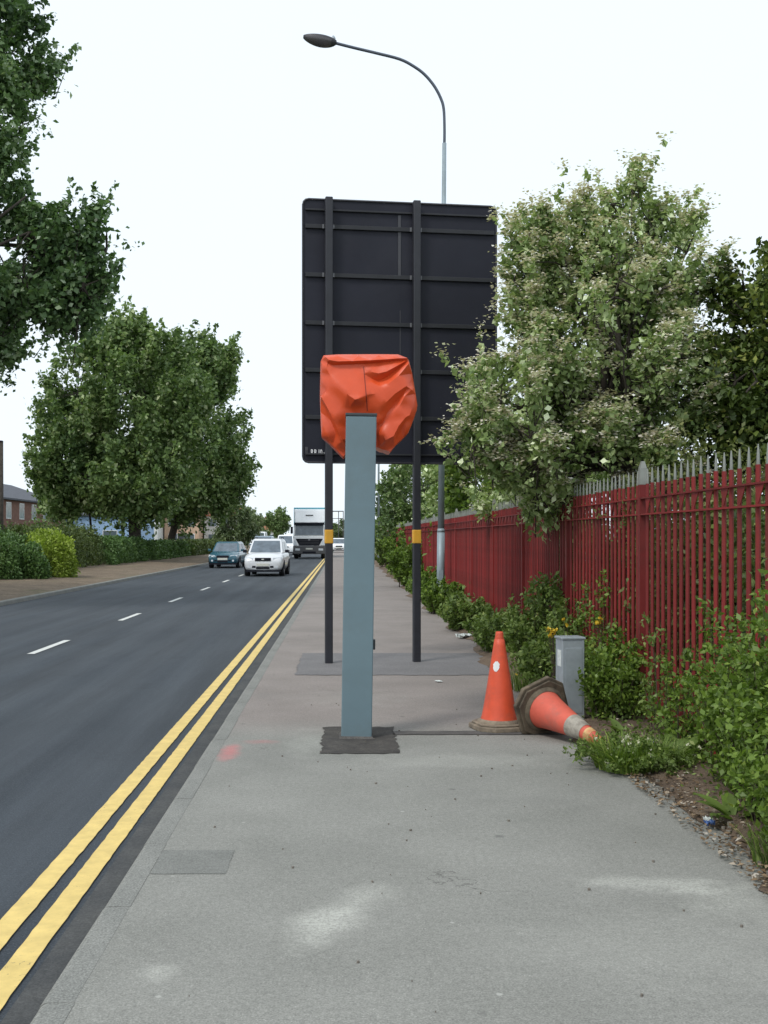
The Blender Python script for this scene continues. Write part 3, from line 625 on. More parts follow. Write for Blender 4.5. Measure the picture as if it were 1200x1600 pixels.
# ------------------------------------------------------------------ lamp columns
def lamp(name, label, x, y, lean):
    t = empty(name, (x, y, 0)); t.rotation_euler = (0, lean, 0); tag(t, label, 'street lamp', 'lamp columns along the fence')
    MB().tube([(0, 0, -.1), (0, 0, 1.62)], .085, 14).build('base_tube', 'lamp_column', t)
    MB().tube([(0, 0, 1.62), (0, 0, 1.70)], [.088, .072], 14).build('shoulder', 'lamp_column', t)
    MB().tube([(0, 0, 1.69), (0, 0, 10.2)], [.072, .046], 14).build('shaft', 'lamp_column', t)
    S = 24 / FPX
    pts = [((px - 697) * S, 0, 1.5 + (840 - py) * S) for px, py in ((697, 228), (697, 200), (695.5, 170), (690.5, 153), (680, 134), (665, 116.5), (648, 104), (626, 93), (590, 84), (555, 76), (520, 67.5))]
    def cr(a, b_, c, d, q_): return tuple(.5 * (2 * b_[i] + (c[i] - a[i]) * q_ + (2 * a[i] - 5 * b_[i] + 4 * c[i] - d[i]) * q_ ** 2 + (3 * b_[i] - a[i] - 3 * c[i] + d[i]) * q_ ** 3) for i in range(3))
    pp = [cr(pts[max(i - 1, 0)], pts[i], pts[i + 1], pts[min(i + 2, len(pts) - 1)], q_) for i in range(len(pts) - 1) for q_ in (0, .25, .5, .75)] + [pts[-1]]
    MB().tube(pp, .032, 8).build('bracket_arm', 'lamp_arm', t)
    #, .033, .033, .032, .032, .031, .031, .031, .031, .031, .032], 8).build('bracket_arm', 'lamp_arm', t)
    # lantern: flattened egg along the arm
    tilt = math.atan2(10, 46); mb = MB(); n = 14; L = .74; vs = []
    ns = 15
    for i in range(ns):
        q = i / (ns - 1); rr = .185 * (math.sin(math.pi * min(.985, .03 + q * .94)) ** .5) * (1.0 - .2 * q)
        for k in range(n):
            a = 2 * math.pi * k / n; zz = math.sin(a); vs.append((-q * L, math.cos(a) * rr * .95, zz * rr * (.55 if zz > 0 else 1.0)))
    fs = [(i * n + k, i * n + (k + 1) % n, (i + 1) * n + (k + 1) % n, (i + 1) * n + k) for i in range(ns - 1) for k in range(n)] + [tuple(range(n))[::-1], tuple((ns - 1) * n + k for k in range(n))]
    mats_ = [1 if (j < (ns - 1) * n and (j % n) >= n // 2 and 1 < j // n < ns - 2) else 0 for j in range(len(fs))]
    for f, mi in zip(fs, mats_): pass
    mb.add(vs, fs, 0, True); mb.m = mats_
    o = mb.build('lantern', ['lamp_head', 'lamp_glass'], t); o.location = pts[-1]; o.location.x += .10; o.rotation_euler = (0, tilt * .8, 0)
    mb = MB().tube([(0, 0, .0), (0, 0, .05), (0, 0, .10)], [.055, .05, .02], 8); o = mb.build('photocell', 'galvanised', t); o.location = (pts[-1][0] + .03, 0, pts[-1][2] + .04)
    MB().b2((-.05, -.088, .35), (.05, -.083, .78)).build('access_door', 'lamp_column', t)
    return t
lamp('lamp_column', 'tall grey curved-arm street lamp rising behind the black sign', 2.16, 24.0, R(.5))
lamp('lamp_column', 'far grey street lamp half hidden beside the blue-grey post', 2.2, 66.0, 0)

# ------------------------------------------------------------------ feeder pillar
fp = empty('feeder_pillar', (1.83, 8.75, 0), R(9)); tag(fp, 'short galvanised steel pillar behind the fallen cone', 'feeder pillar')
MB().b2((-.092, -.08, -.05), (.092, .08, .685)).build('body', 'galvanised', fp, bevel=.006)
MB().b2((-.10, -.088, .686), (.10, .088, .706)).build('lid', 'galvanised', fp, bevel=.005)
MB().b2((-.07, -.084, .1), (.07, -.0805, .62)).build('door', 'galvanised', fp, bevel=.002)
MB().tube([(.05, -.09, .4), (.05, -.083, .4)], .012, 8).build('lock', 'bolt', fp)
MB().b2((-.0945, -.05, .47), (-.092, .03, .60)).build('sticker', 'paper', fp)

# ------------------------------------------------------------------ cones
def cone(name, label, mat, hgt, rubber='cone_base_rubber', base_r=.215):
    t = empty(name); tag(t, label, 'traffic cone', 'traffic cones by the fence')
    c8 = [(math.copysign(1, math.cos(R(a))) * 0 + base_r * math.cos(R(a)) / max(abs(math.cos(R(a))), abs(math.sin(R(a)))) * 1.0, base_r * math.sin(R(a)) / max(abs(math.cos(R(a))), abs(math.sin(R(a))))) for a in (-28, 28, 62, 118, 152, 208, 242, 298)]
    b_ = MB(); b_.prism([(x, y_) for x, y_ in c8], 0, .038); b_.prism([(x * .9, y_ * .9) for x, y_ in c8], .038, .055)
    b_.build('base', rubber, t, bevel=.007)
    zz = .05; r0, r1 = .142, .030
    def rad(z): q = (z - zz) / (hgt - zz); return r0 + (r1 - r0) * q + .012 * math.exp(-q * 14)
    zs = [zz + (hgt - .06 - zz) * i / 14 for i in range(15)]
    mb = MB().lathe([(rad(z), z) for z in zs] + [(.034, hgt - .058), (.036, hgt - .05), (.033, hgt - .04), (.030, hgt - .012), (.027, hgt), (.018, hgt), (.016, hgt - .05)], 32); mb.build('body', mat, t)
    MB().lathe([(rad(zz) + .018, zz - .003), (rad(zz) + .02, zz + .012), (rad(zz + .03) + .004, zz + .03)], 32).build('skirt', rubber, t)
    return t, rad
c1, rad = cone('traffic_cone', 'orange traffic cone standing upright on a dusty base', 'cone_orange', .76)
c1.location = (1.235, 8.56, 0); c1.rotation_euler = (0, 0, R(14))
mb = MB(); vs = []; n = 8
for i in range(7):
    z = .455 + i * .013; hw = [.10, .2, .27, .25, .3, .2, .08][i]
    for j in range(n): a = R(-90 - 28) - R(14) + hw * 2.6 * (j / (n - 1) - .5); rr = rad(z) + .0025; vs.append((rr * math.cos(a), rr * math.sin(a), z + .004 * math.sin(j * 2)))
mb.add(vs, [(i * n + j, i * n + j + 1, (i + 1) * n + j + 1, (i + 1) * n + j) for i in range(6) for j in range(n - 1)], 0, True); mb.build('sleeve_remnant', 'print_white', c1)
c2, rad = cone('traffic_cone', 'faded traffic cone lying on its side with a torn grey sleeve', 'cone_pink', .76, 'rubber_worn', base_r=.22)
MB().lathe([(rad(z) + .003, z) for z in (.43, .47, .52, .56, .585)], 32).build('sleeve', 'cone_sleeve', c2)
MB().lathe([(rad(z) + .0025, z) for z in (.62, .65, .675)], 32).build('sleeve_upper', 'cone_tape_worn', c2)
bc = Vector((1.515, 8.33, .205)); tip = Vector((1.80, 7.68, .075)); ax = (tip - bc).normalized()
q = ax.to_track_quat('Z', 'Y'); c2.rotation_mode = 'QUATERNION'
from mathutils import Quaternion
c2.rotation_quaternion = q @ Quaternion((0, 0, 1), R(22)); c2.location = bc - ax * .0

# ------------------------------------------------------------------ red palisade fence
FX, PITCH, BAY = 2.42, .143, 2.86
fn = empty('palisade_fence', (FX, 0, 0)); tag(fn, 'dark red steel palisade fence with bare grey spikes beside the pavement', 'fence')
rp = .0145
def pale_mesh():
    mb = MB(); n = 6; c = [(math.cos(R(60 * k + 30)), math.sin(R(60 * k + 30))) for k in range(n)]
    def ring(z, sx_, sy_): return [(x * sx_, y_ * sy_, z) for x, y_ in c]
    vs = ring(.06, rp, rp * 1.15) + ring(1.925, rp, rp * 1.15)
    fs = [(k, (k + 1) % n, n + (k + 1) % n, n + k) for k in range(n)]
    mb.add(vs, fs, 0)
    vs = ring(1.925, rp * .72, rp * .75) + ring(1.985, rp * .6, rp * .62) + ring(2.045, rp * .25, rp * .25)
    mb.add(vs, [(i * n + k, i * n + (k + 1) % n, (i + 1) * n + (k + 1) % n, (i + 1) * n + k) for i in range(2) for k in range(n)] + [tuple(2 * n + k for k in range(n))], 1)
    return mb
pme = pale_mesh().mesh('pale', ['fence_red', 'fence_bare'])
Y0 = 8.77 - 2 * BAY; YEND = 46.0
posts = []
y = Y0
while y < YEND: posts.append(y); y += BAY
mb = MB().b2((-.032, -.032, -.1), (.032, .032, 1.925)); mb.hexa([(-.032, -.032, 1.926), (.032, -.032, 1.926), (.032, .032, 1.926), (-.032, .032, 1.926)], [(-.026, -.028, 2.06), (.026, -.028, 2.06), (.026, .028, 2.06), (-.026, .028, 2.06)], 1)
mb.hexa([(-.026, -.028, 2.06), (.026, -.028, 2.06), (.026, .028, 2.06), (-.026, .028, 2.06)], [(-.012, -.016, 2.115), (.012, -.016, 2.115), (.012, .016, 2.115), (-.012, .016, 2.115)], 1)
pom = mb.mesh('post', ['fence_red', 'fence_bare'])
gme = MB().add([(-.003, -.072, .118), (-.003, .072, .118), (-.010, .0, .004), (.001, -.072, .118), (.001, .072, .118), (-.006, 0, .004)], [(0, 2, 1), (3, 4, 5), (0, 3, 5, 2), (1, 2, 5, 4), (0, 1, 4, 3)]).mesh('gusset', 'fence_red')
rme = MB().b2((-.030, .036, -.006), (.024, BAY - .036, .006)).mesh('rail', 'fence_red')
npale = 0; far = MB(); ngus = 0
for bi, yp in enumerate(posts):
    o = link('post', pom, fn); o.location = (0, yp, 0); o.rotation_euler = (0, 0, random.uniform(-.03, .03))
    if yp + BAY > YEND + BAY: break
    for z in (1.815, 1.685, .22):
        o = link('rail', rme, fn); o.location = (0, yp, z)
    for k in range(1, 20):
        yk = yp + k * PITCH
        if yk < 4.3: continue
        if npale < 300:
            o = link('pale', pme, fn); o.location = (random.uniform(-.002, .002), yk, random.uniform(-.006, .006)); o.rotation_euler = (random.uniform(-.0018, .0018), random.uniform(-.002, .002), random.uniform(-.06, .06)); npale += 1
        else:
            far.b2((-rp, yk - rp, .06), (rp, yk + rp, 1.925)); far.b2((-rp * .6, yk - rp * .6, 1.926), (rp * .6, yk + rp * .6, 2.04), 1)
        if k % 2 == 0 and yk < 26:
            o = link('gusset', gme, fn); o.location = (-.016, yk + PITCH / 2, 1.692)
if far.v: o = far.build('pale_run', ['fence_red', 'fence_bare'], fn); o['kind'] = 'stuff'
# a second run further on
f2 = empty('palisade_fence', (FX + .35, 50, 0)); tag(f2, 'short far run of red fence beyond the hedge, by the far lamp', 'fence')
for k in range(9): o = link('post', pom, f2); o.location = (0, k * BAY, 0)
for z in (1.815, 1.685, .22): MB().b2((-.03, 0, z - .006), (.024, 8 * BAY, z + .006)).build('rail', 'fence_red', f2)
mb = MB()
for k in range(8 * 20):
    if k % 20: mb.b2((-rp, k * PITCH - rp, .06), (rp, k * PITCH + rp, 1.925)); mb.b2((-rp * .6, k * PITCH - rp * .6, 1.926), (rp * .6, k * PITCH + rp * .6, 2.04), 1)
o = mb.build('pale_run', ['fence_red', 'fence_bare'], f2); o['kind'] = 'stuff'

# ------------------------------------------------------------------ vehicles (front faces -Y)
def loft(rings, closed=True):
    n = len(rings[0]); vs = [p for r_ in rings for p in r_]
    fs = [(i * n + k, i * n + (k + 1) % n, (i + 1) * n + (k + 1) % n, (i + 1) * n + k) for i in range(len(rings) - 1) for k in range(n)]
    fs += [tuple(range(n))[::-1], tuple((len(rings) - 1) * n + k for k in range(n))]
    return vs, fs
def quad_panel(parent, name, mat, a, b_, c, d, inset=(.06, .08), proud=.006, th=.01):
    a, b_, c, d = map(Vector, (a, b_, c, d)); nrm = (b_ - a).cross(d - a).normalized()
    def bl(u, v): return a * (1 - u) * (1 - v) + b_ * u * (1 - v) + c * u * v + d * (1 - u) * v
    iu, iv = inset; p = [bl(iu, iv), bl(1 - iu, iv), bl(1 - iu, 1 - iv), bl(iu, 1 - iv)]
    mb = MB(); vs = [q_ + nrm * proud for q_ in p] + [q_ - nrm * th for q_ in p]
    mb.add(vs, [(0, 1, 2, 3), (7, 6, 5, 4), (0, 4, 5, 1), (1, 5, 6, 2), (2, 6, 7, 3), (3, 7, 4, 0)]); return mb.build(name, mat, parent)
def car(name, label, cat, x, y, paint_, Lc=4.0, Wc=1.68, H=1.45, rz=0, bonnet=.86, belt=.90, ws=(-1.05, -.42), tail=(1.35, 1.85), nose=.72, two_tone=None, group='vehicles on the road', z=-.1, grille='trim_black', badge=False, roof_lip=False, van=False):
    t = empty(name, (x, y, z), rz); tag(t, label, cat, group)
    h = Wc / 2; yf, yr = -Lc / 2, Lc / 2
    def ring(yy, zb, zt, s, crown=.03):
        k = h * s; half = [(0, zb), (k * .8, zb), (k * .95, zb + .06), (k * .995, (zb + zt) * .5), (k, zt - .2), (k * .975, zt - .07), (k * .87, zt - .005), (k * .5, zt + crown * .7), (0, zt + crown)]
        pts = half + [(-a, b_) for a, b_ in half[-2:0:-1]]
        return [(a, yy, b_) for a, b_ in pts]
    st = [(yf, .30, .60, .80, .0), (yf + .05, .24, nose - .05, .90, .01), (yf + .20, .22, nose + .02, .97, .03), (yf + .5, .22, (nose + bonnet) / 2 + .04, 1, .04), (ws[0] - .03, .22, bonnet + .01, 1, .04),
          (ws[0] + .4, .22, belt, 1, 0), (0.2, .22, belt + .02, 1, 0), (tail[0] - .2, .22, belt + .03, 1, 0), (yr - .2, .24, belt, .97, 0), (yr - .04, .28, belt - .08, .92, 0), (yr, .36, belt - .2, .84, 0)]
    vs, fs = loft([ring(*s) for s in st]); o = MB().add(vs, fs, 0, True).build('body', paint_, t)
    md = o.modifiers.new('s', 'SUBSURF'); md.levels = md.render_levels = 1
    zb = belt - .03; k0, k1 = h * .94, h * .755; zr = H
    wb, wt_, rt, rb = ws[0], ws[1], tail[0], tail[1]
    B = [(-k0 * .96, wb, zb), (k0 * .96, wb, zb), (k0, rb, zb), (-k0, rb, zb)]; T = [(-k1, wt_, zr - .05), (k1, wt_, zr - .05), (k1, rt, zr - .05), (-k1, rt, zr - .05)]
    cab = MB(); cab.hexa(B, T); o = cab.build('cabin', paint_, t, bevel=.05, seg=3)
    cab = MB(); cab.hexa([(a, b_, c - .01) for a, b_, c in T], [(a * .88, b_ + (.10 if b_ < .5 else -.10), zr) for a, b_, c in T]); cab.build('roof', paint_, t, bevel=.03, seg=3)
    quad_panel(t, 'windscreen', 'windscreen_glass', B[0], B[1], T[1], T[0], (.06, .07))
    quad_panel(t, 'rear_window', 'car_glass', B[2], B[3], T[3], T[2], (.1, .12))
    for s in (1, -1):
        f0, f1 = ((B[1], B[2]), (T[2], T[1])) if s > 0 else ((B[3], B[0]), (T[0], T[3]))
        a, b_, c, d = map(Vector, (f0[0], f0[1], f1[0], f1[1]))
        if s < 0: a, b_, c, d = b_, a, d, c
        for u0, u1 in ((.05, .47), (.50, .92)):
            if van and u0 > .4: continue
            q4 = [a.lerp(b_, u0), a.lerp(b_, u1), d.lerp(c, u1), d.lerp(c, u0)]
            if s < 0: q4 = [q4[1], q4[0], q4[3], q4[2]]
            quad_panel(t, 'side_window', 'car_glass', *q4, inset=(.04, .14))
        mb = MB(); mb.box((s * (h + .07), ws[0] + .22, belt + .06), (.17, .09, .13)); mb.build('mirror', paint_ if not roof_lip else 'trim_black', t, bevel=.03)
    # front end
    fz = nose
    MB().b2((-h * .40, yf - .012, fz - .16), (h * .40, yf + .14, fz - .03)).build('grille', grille, t, bevel=.015)
    if badge: MB().add([(.06 * math.cos(a_ * .52), yf - .022, fz - .09 + .026 * math.sin(a_ * .52)) for a_ in range(12)] + [(.06 * math.cos(a_ * .52), yf - .010, fz - .09 + .026 * math.sin(a_ * .52)) for a_ in range(12)], [tuple(range(12)), tuple(range(12, 24))[::-1]] + [(k, 12 + k, 12 + (k + 1) % 12, (k + 1) % 12) for k in range(12)]).build('badge', 'plate_white', t)
    for s in (1, -1):
        mb = MB(); x0, x1 = s * h * .50, s * h * .93
        pf = [(x0, yf + .02, fz - .15), (x1, yf + .14, fz - .12), (x1, yf + .18, fz + .0), (x0, yf + .03, fz - .03)]
        pb = [(a, b_ + .18, c) for a, b_, c in pf]
        mb.add(pf + pb, [(0, 1, 2, 3), (7, 6, 5, 4), (0, 4, 5, 1), (1, 5, 6, 2), (2, 6, 7, 3), (3, 7, 4, 0)]); mb.build('headlight', 'headlamp', t, bevel=.015)
        MB().tube([(s * h * .68, yf + .01, .40), (s * h * .68, yf + .12, .40)], .055, 10).build('fog_lamp', 'headlamp', t)
        MB().b2((s * h * .36, yf - .002, .36), (s * h * .54, yf + .1, .44)).build('air_intake', 'trim_black', t, bevel=.01)
    MB().b2((-h * .34, yf - .003, .31), (h * .34, yf + .1, .40)).build('lower_grille', 'trim_black', t, bevel=.01)
    MB().b2((-.26, yf - .022, .43), (.26, yf - .004, .54)).build('number_plate', 'plate_white', t, bevel=.003)
    MB().b2((-h * .86, yf + .04, .19), (h * .86, yr - .1, .27)).build('underside', 'trim_black', t)
    if roof_lip:
        for s in (1, -1): MB().tube([(s * k1 * .92, wt_ + .3, zr + .0), (s * k1 * .92, wt_ + .36, zr + .05), (s * k1 * .92, rt - .3, zr + .05), (s * k1 * .92, rt - .24, zr)], .016, 6).build('roof_rail', 'trim_black', t)
    for yw in (yf + .78, yr - .72):
        for s in (1, -1):
            w = empty('wheel', (s * (h - .10), yw, .30)); w.parent = t
            pr = [(.20, -.1), (.285, -.1), (.302, -.08), (.302, .08), (.285, .1), (.20, .1)]
            mb = MB().lathe(pr, 20); o = mb.build('tyre', 'tyre', w); o.rotation_euler = (0, R(90), 0)
            mb = MB().lathe([(.001, .07), (.06, .075), (.10, .06), (.17, .075), (.205, .095), (.205, -.09), (.001, -.07)], 20); o = mb.build('rim', 'wheel_rim', w); o.rotation_euler = (0, R(90 * s), 0)
            vs = [(s * (h + .004), yw + .37 * math.cos(R(a_)), .30 + .37 * math.sin(R(a_))) for a_ in range(0, 181, 15)]; vs2 = [(s * (h - .12), b_, c) for a, b_, c in vs]
            m2 = MB(); n = len(vs); m2.add(vs + vs2, [tuple(range(n)), tuple(range(n, 2 * n))[::-1]] + [(k, k + 1, n + k + 1, n + k) for k in range(n - 1)]); m2.build('wheel_arch', 'trim_black', t)
    return t
car('silver_car', 'silver hatchback with a dark oval-badged grille leading the traffic', 'car', -3.2, 46.6, 'paint_silver', 3.9, 1.64, 1.55, rz=R(-2), bonnet=.95, belt=.97, ws=(-.95, -.25), tail=(1.5, 1.85), nose=.80, badge=True, roof_lip=True)
car('teal_car', 'dark teal hatchback in the lane beside the planted strip', 'car', -6.15, 58.6, 'paint_teal', 3.8, 1.62, 1.38, rz=R(-3), bonnet=.86, belt=.88, ws=(-.95, -.3), tail=(1.35, 1.8), nose=.70)
car('ice_blue_car', 'pale blue people carrier mostly hidden behind the silver hatchback', 'car', -6.0, 83, 'paint_ice', 4.4, 1.75, 1.72, bonnet=1.0, belt=1.02, ws=(-1.3, -.4), tail=(1.8, 2.1), nose=.82)
car('white_van', 'small white van following beside the lorry', 'van', -5.25, 101, 'paint_white', 4.3, 1.78, 1.85, bonnet=1.02, belt=1.05, ws=(-1.2, -.5), tail=(2.0, 2.08), nose=.84, van=True, grille='trim_black')
car('white_delivery_van', 'tall white van far down the road above the silver hatchback roof', 'van', -10.2 + .2, 131, 'paint_white', 5.2, 1.95, 2.3, bonnet=1.1, belt=1.2, ws=(-1.7, -1.0), tail=(2.5, 2.56), nose=.9, van=True)
car('parked_white_car', 'white car far off, half on the pavement past the black sign post', 'car', -.35, 112, 'paint_white', 4.1, 1.7, 1.45, z=0)

def lorry(x, y):
    t = empty('box_lorry', (x, y, -.1)); tag(t, 'white-cabbed lorry with turquoise box body in the near lane', 'lorry', 'vehicles on the road')
    h = 1.2; f = 0
    # cab with raked screen
    mb = MB(); mb.hexa([(-h, f, .95), (h, f, .95), (h, f + 1.75, .95), (-h, f + 1.75, .95)], [(-h, f + .02, 1.72), (h, f + .02, 1.72), (h, f + 1.75, 1.72), (-h, f + 1.75, 1.72)])
    mb.hexa([(-h, f + .02, 1.721), (h, f + .02, 1.721), (h, f + 1.75, 1.721), (-h, f + 1.75, 1.721)], [(-h * .95, f + .20, 2.72), (h * .95, f + .20, 2.72), (h * .95, f + 1.75, 2.72), (-h * .95, f + 1.75, 2.72)])
    mb.build('cab', 'paint_white', t, bevel=.06, seg=3)
    quad_panel(t, 'windscreen', 'windscreen_glass', (-h, f + .02, 1.72), (h, f + .02, 1.72), (h * .95, f + .2, 2.72), (-h * .95, f + .2, 2.72), (.05, .06))
    MB().b2((-h * .95, f - .10, 2.56), (h * .95, f + .12, 2.72)).build('sun_visor', 'trim_black', t, bevel=.03)
    mb = MB(); mb.hexa([(-h * .93, f + .22, 2.73), (h * .93, f + .22, 2.73), (h * .98, f + 1.6, 2.73), (-h * .98, f + 1.6, 2.73)], [(-h * .93, f + .85, 3.72), (h * .93, f + .85, 3.72), (h, f + 1.6, 3.80), (-h, f + 1.6, 3.80)]); mb.build('wind_deflector', 'paint_white', t, bevel=.09, seg=3)
    MB().b2((-.28, f + .5, 3.28), (.28, f + .62, 3.33)).build('deflector_slot', 'trim_grey', t)
    mb = MB(); mb.hexa([(-h * .62, f - .03, 1.0), (h * .62, f - .03, 1.0), (h * .62, f + .1, 1.0), (-h * .62, f + .1, 1.0)], [(-h * .86, f - .02, 1.52), (h * .86, f - .02, 1.52), (h * .86, f + .1, 1.52), (-h * .86, f + .1, 1.52)]); mb.build('grille', 'trim_black', t, bevel=.02)
    for z in (1.13, 1.25, 1.37): MB().b2((-h * .62, f - .045, z - .012), (h * .62, f - .031, z + .012)).build('grille_slat', 'trim_grey', t)
    MB().b2((-.07, f - .05, 1.40), (.07, f - .032, 1.47)).build('badge', 'wheel_rim', t)
    MB().b2((-h - .02, f - .08, .36), (h + .02, f + .7, .98)).build('bumper', 'trim_grey', t, bevel=.06, seg=3)
    MB().b2((-.5, f - .092, .42), (.5, f - .07, .56)).build('bumper_step', 'trim_black', t, bevel=.01)
    MB().b2((-.26, f - .10, .70), (.26, f - .081, .82)).build('number_plate', 'plate_white', t)
    for s in (1, -1):
        MB().b2((s * .70, f - .10, .62), (s * 1.05, f - .07, .78)).build('fog_lamp', 'headlamp', t, bevel=.02)
        mb = MB(); a, b_ = s * h * .74, s * h * 1.0
        mb.hexa([(min(a, b_), f - .06, 1.0), (max(a, b_), f - .06, 1.0), (max(a, b_), f + .1, 1.0), (min(a, b_), f + .1, 1.0)], [(min(a * 1.14, b_), f - .03, 1.4), (max(a * 1.14, b_), f - .03, 1.4), (max(a * 1.14, b_), f + .1, 1.4), (min(a * 1.14, b_), f + .1, 1.4)]); mb.build('headlight', 'headlamp', t, bevel=.02)
        mr_ = empty('mirror', (s * (h + .12), f + .05, 2.2)); mr_.parent = t
        MB().b2((-.09, -.05, -.3), (.09, .06, .22)).build('mirror_head', 'trim_black', mr_, bevel=.03); MB().b2((-.12 if s > 0 else 0, -.01, .18), (0 if s > 0 else .12, .01, .21)).build('mirror_arm', 'trim_black', mr_)
        quad_panel(t, 'side_window', 'car_glass', *([(h, f + .25, 1.75), (h, f + 1.4, 1.75), (h * .95, f + 1.4, 2.7), (h * .95, f + .35, 2.7)] if s > 0 else [(-h, f + 1.4, 1.75), (-h, f + .25, 1.75), (-h * .95, f + .35, 2.7), (-h * .95, f + 1.4, 2.7)]), inset=(.06, .08))
    b_ = MB().b2((-1.25, f + 1.95, 1.02), (1.25, f + 8.6, 3.92)); b_.build('box_body', 'paint_cyan', t, bevel=.03)
    MB().b2((-1.16, f + 1.935, 1.2), (1.16, f + 1.949, 3.70)).build('headboard', 'paint_white', t)
    MB().b2((-.45, f + 1.0, .62), (.45, f + 8.4, 1.0)).build('chassis', 'trim_black', t)
    for yw in (f + 1.25, f + 6.6):
        for s in (1, -1):
            w = empty('wheel', (s * 1.03, yw, .5)); w.parent = t
            o = MB().lathe([(.29, -.16), (.47, -.16), (.5, -.12), (.5, .12), (.47, .16), (.29, .16)], 24).build('tyre', 'tyre', w); o.rotation_euler = (0, R(90), 0)
            o = MB().lathe([(.001, .10), (.12, .12), (.15, .04), (.29, .13), (.29, -.15), (.001, -.1)], 20).build('rim', 'wheel_rim', w); o.rotation_euler = (0, R(90 * s), 0)
    return t
lorry(-2.5, 82)

# ------------------------------------------------------------------ far buildings
def block(name, label, cat, x0, y0, x1, y1, eave, ridge, wall, roof, axis, wins, door=None, chimney=True):
    """axis 'y': ridge runs along y, windows on the +x side; axis 'x': ridge runs along x, windows face the camera"""
    t = empty(name, ((x0 + x1) / 2, y0, 0)); tag(t, label, cat); cx = (x0 + x1) / 2
    def bb(nm, a, b_, mt, par=t, bev=0): return MB().b2((a[0] - cx, a[1] - y0, a[2]), (b_[0] - cx, b_[1] - y0, b_[2])).build(nm, mt, par, bevel=bev)
    bb('wall', (x0, y0, -.3), (x1, y1, eave), wall)
    o = .35
    if axis == 'y': prof = [(x0 - o - cx, eave - .05), (x1 + o - cx, eave - .05), (x1 + o - cx, eave + .1), (0, ridge), (x0 - o - cx, eave + .1)]; vs = [(a, -o, c) for a, c in prof] + [(a, y1 - y0 + o, c) for a, c in prof]
    else: cy = (y1 - y0) / 2; prof = [(-o, eave - .05), (y1 - y0 + o, eave - .05), (y1 - y0 + o, eave + .1), (cy, ridge), (-o, eave + .1)]; vs = [(x0 - cx - o, a, c) for a, c in prof] + [(x1 - cx + o, a, c) for a, c in prof]
    rf = MB().add(vs, [(0, 4, 3, 2, 1), (5, 6, 7, 8, 9), (0, 1, 6, 5), (1, 2, 7, 6), (2, 3, 8, 7), (3, 4, 9, 8), (4, 0, 5, 9)]).build('roof', roof, t)
    if chimney: MB().b2((-.4, (y1 - y0) * .5 - .4, ridge - .6), (.4, (y1 - y0) * .5 + .4, ridge + .9)).build('chimney', 'brick', rf)
    for (u, z, w, h_) in wins:
        if axis == 'y':
            f = bb('window', (x1 - .05, y0 + u, z), (x1 + .04, y0 + u + w, z + h_), 'window_frame'); bb('pane', (x1 + .03, y0 + u + .08, z + .08), (x1 + .05, y0 + u + w - .08, z + h_ - .08), 'curtain_glass', f)
        else:
            f = bb('window', (x0 + u, y0 - .04, z), (x0 + u + w, y0 + .05, z + h_), 'window_frame'); bb('pane', (x0 + u + .08, y0 - .05, z + .08), (x0 + u + w - .08, y0 - .03, z + h_ - .08), 'window_glass', f)
    if door: bb('door', (x0 + door, y0 - .06, 0), (x0 + door + 1, y0 + .04, 2.05), 'roof_slate')
    return t
block('brick_building', 'long brown brick block with dark roof behind the hedge at far left', 'building', -42, 62, -30, 118, 4.95, 7.2, 'brick', 'roof_slate', 'y', [(u, z, 1.5, 1.5) for u in range(3, 55, 4) for z in (.9, 3.2)], chimney=False)
block('blue_shed', 'pale blue clad shed seen between the tree trunks', 'building', -33, 118, -22.5, 130, 3.9, 4.6, 'cladding_blue', 'roof_slate', 'x', [(1 + 3 * i, 1.3, 1.6, 1.0) for i in range(3)], chimney=False)
for i, (wl, rf, lb) in enumerate((('render_white', 'roof_slate', 'white rendered house with slate roof behind the central trees'), ('render_cream', 'roof_orange', 'peach rendered house with red roof behind the central trees'), ('render_white', 'roof_orange', 'white house with red roof nearest the far bend'))):
    xh = -27.5 + i * 4.6
    block('house', lb, 'house', xh, 136 + i * 4, xh + 4.4, 144 + i * 4, 4.4, 5.9, wl, rf, 'x', [(.5, .9, 1.2, 1.1), (2.7, .9, 1.2, 1.1), (.5, 2.9, 1.2, 1.1), (2.7, 2.9, 1.2, 1.1)], door=1.75)
block('orange_roofed_house', 'low house with an orange roof beyond the bend, beside the pale tree', 'house', -20, 232, -13, 242, 3.0, 5.2, 'render_white', 'roof_orange', 'x', [(1, 1, 1.3, 1.2), (4.5, 1, 1.3, 1.2)], door=3)
# far sign frame and left-hand pole
gf = empty('sign_gantry', (-.9, 255, 0)); tag(gf, 'thin far sign frame on legs above the distant trees', 'gantry')
for x_ in (-2.1, 0, 1.1): MB().b2((x_ - .09, -.09, 0), (x_ + .09, .09, 7.7)).build('leg', 'trim_grey', gf)
MB().b2((-2.2, -.1, 7.55), (1.2, .1, 7.78)).build('beam', 'trim_grey', gf); MB().b2((-2.2, -.1, 5.9), (1.2, .1, 6.05)).build('beam', 'trim_grey', gf)
pl = empty('telegraph_pole', (-13.05, 41.5, 0)); tag(pl, 'dark wooden pole at the left edge in front of the brick block', 'pole')
MB().tube([(0, 0, -.2), (0, 0, 5.15)], [.13, .11], 10).build('shaft', 'bark', pl); MB().tube([(0, 0, 5.15), (0, 0, 5.2)], [.125, .09], 10).build('cap', 'trim_black', pl)

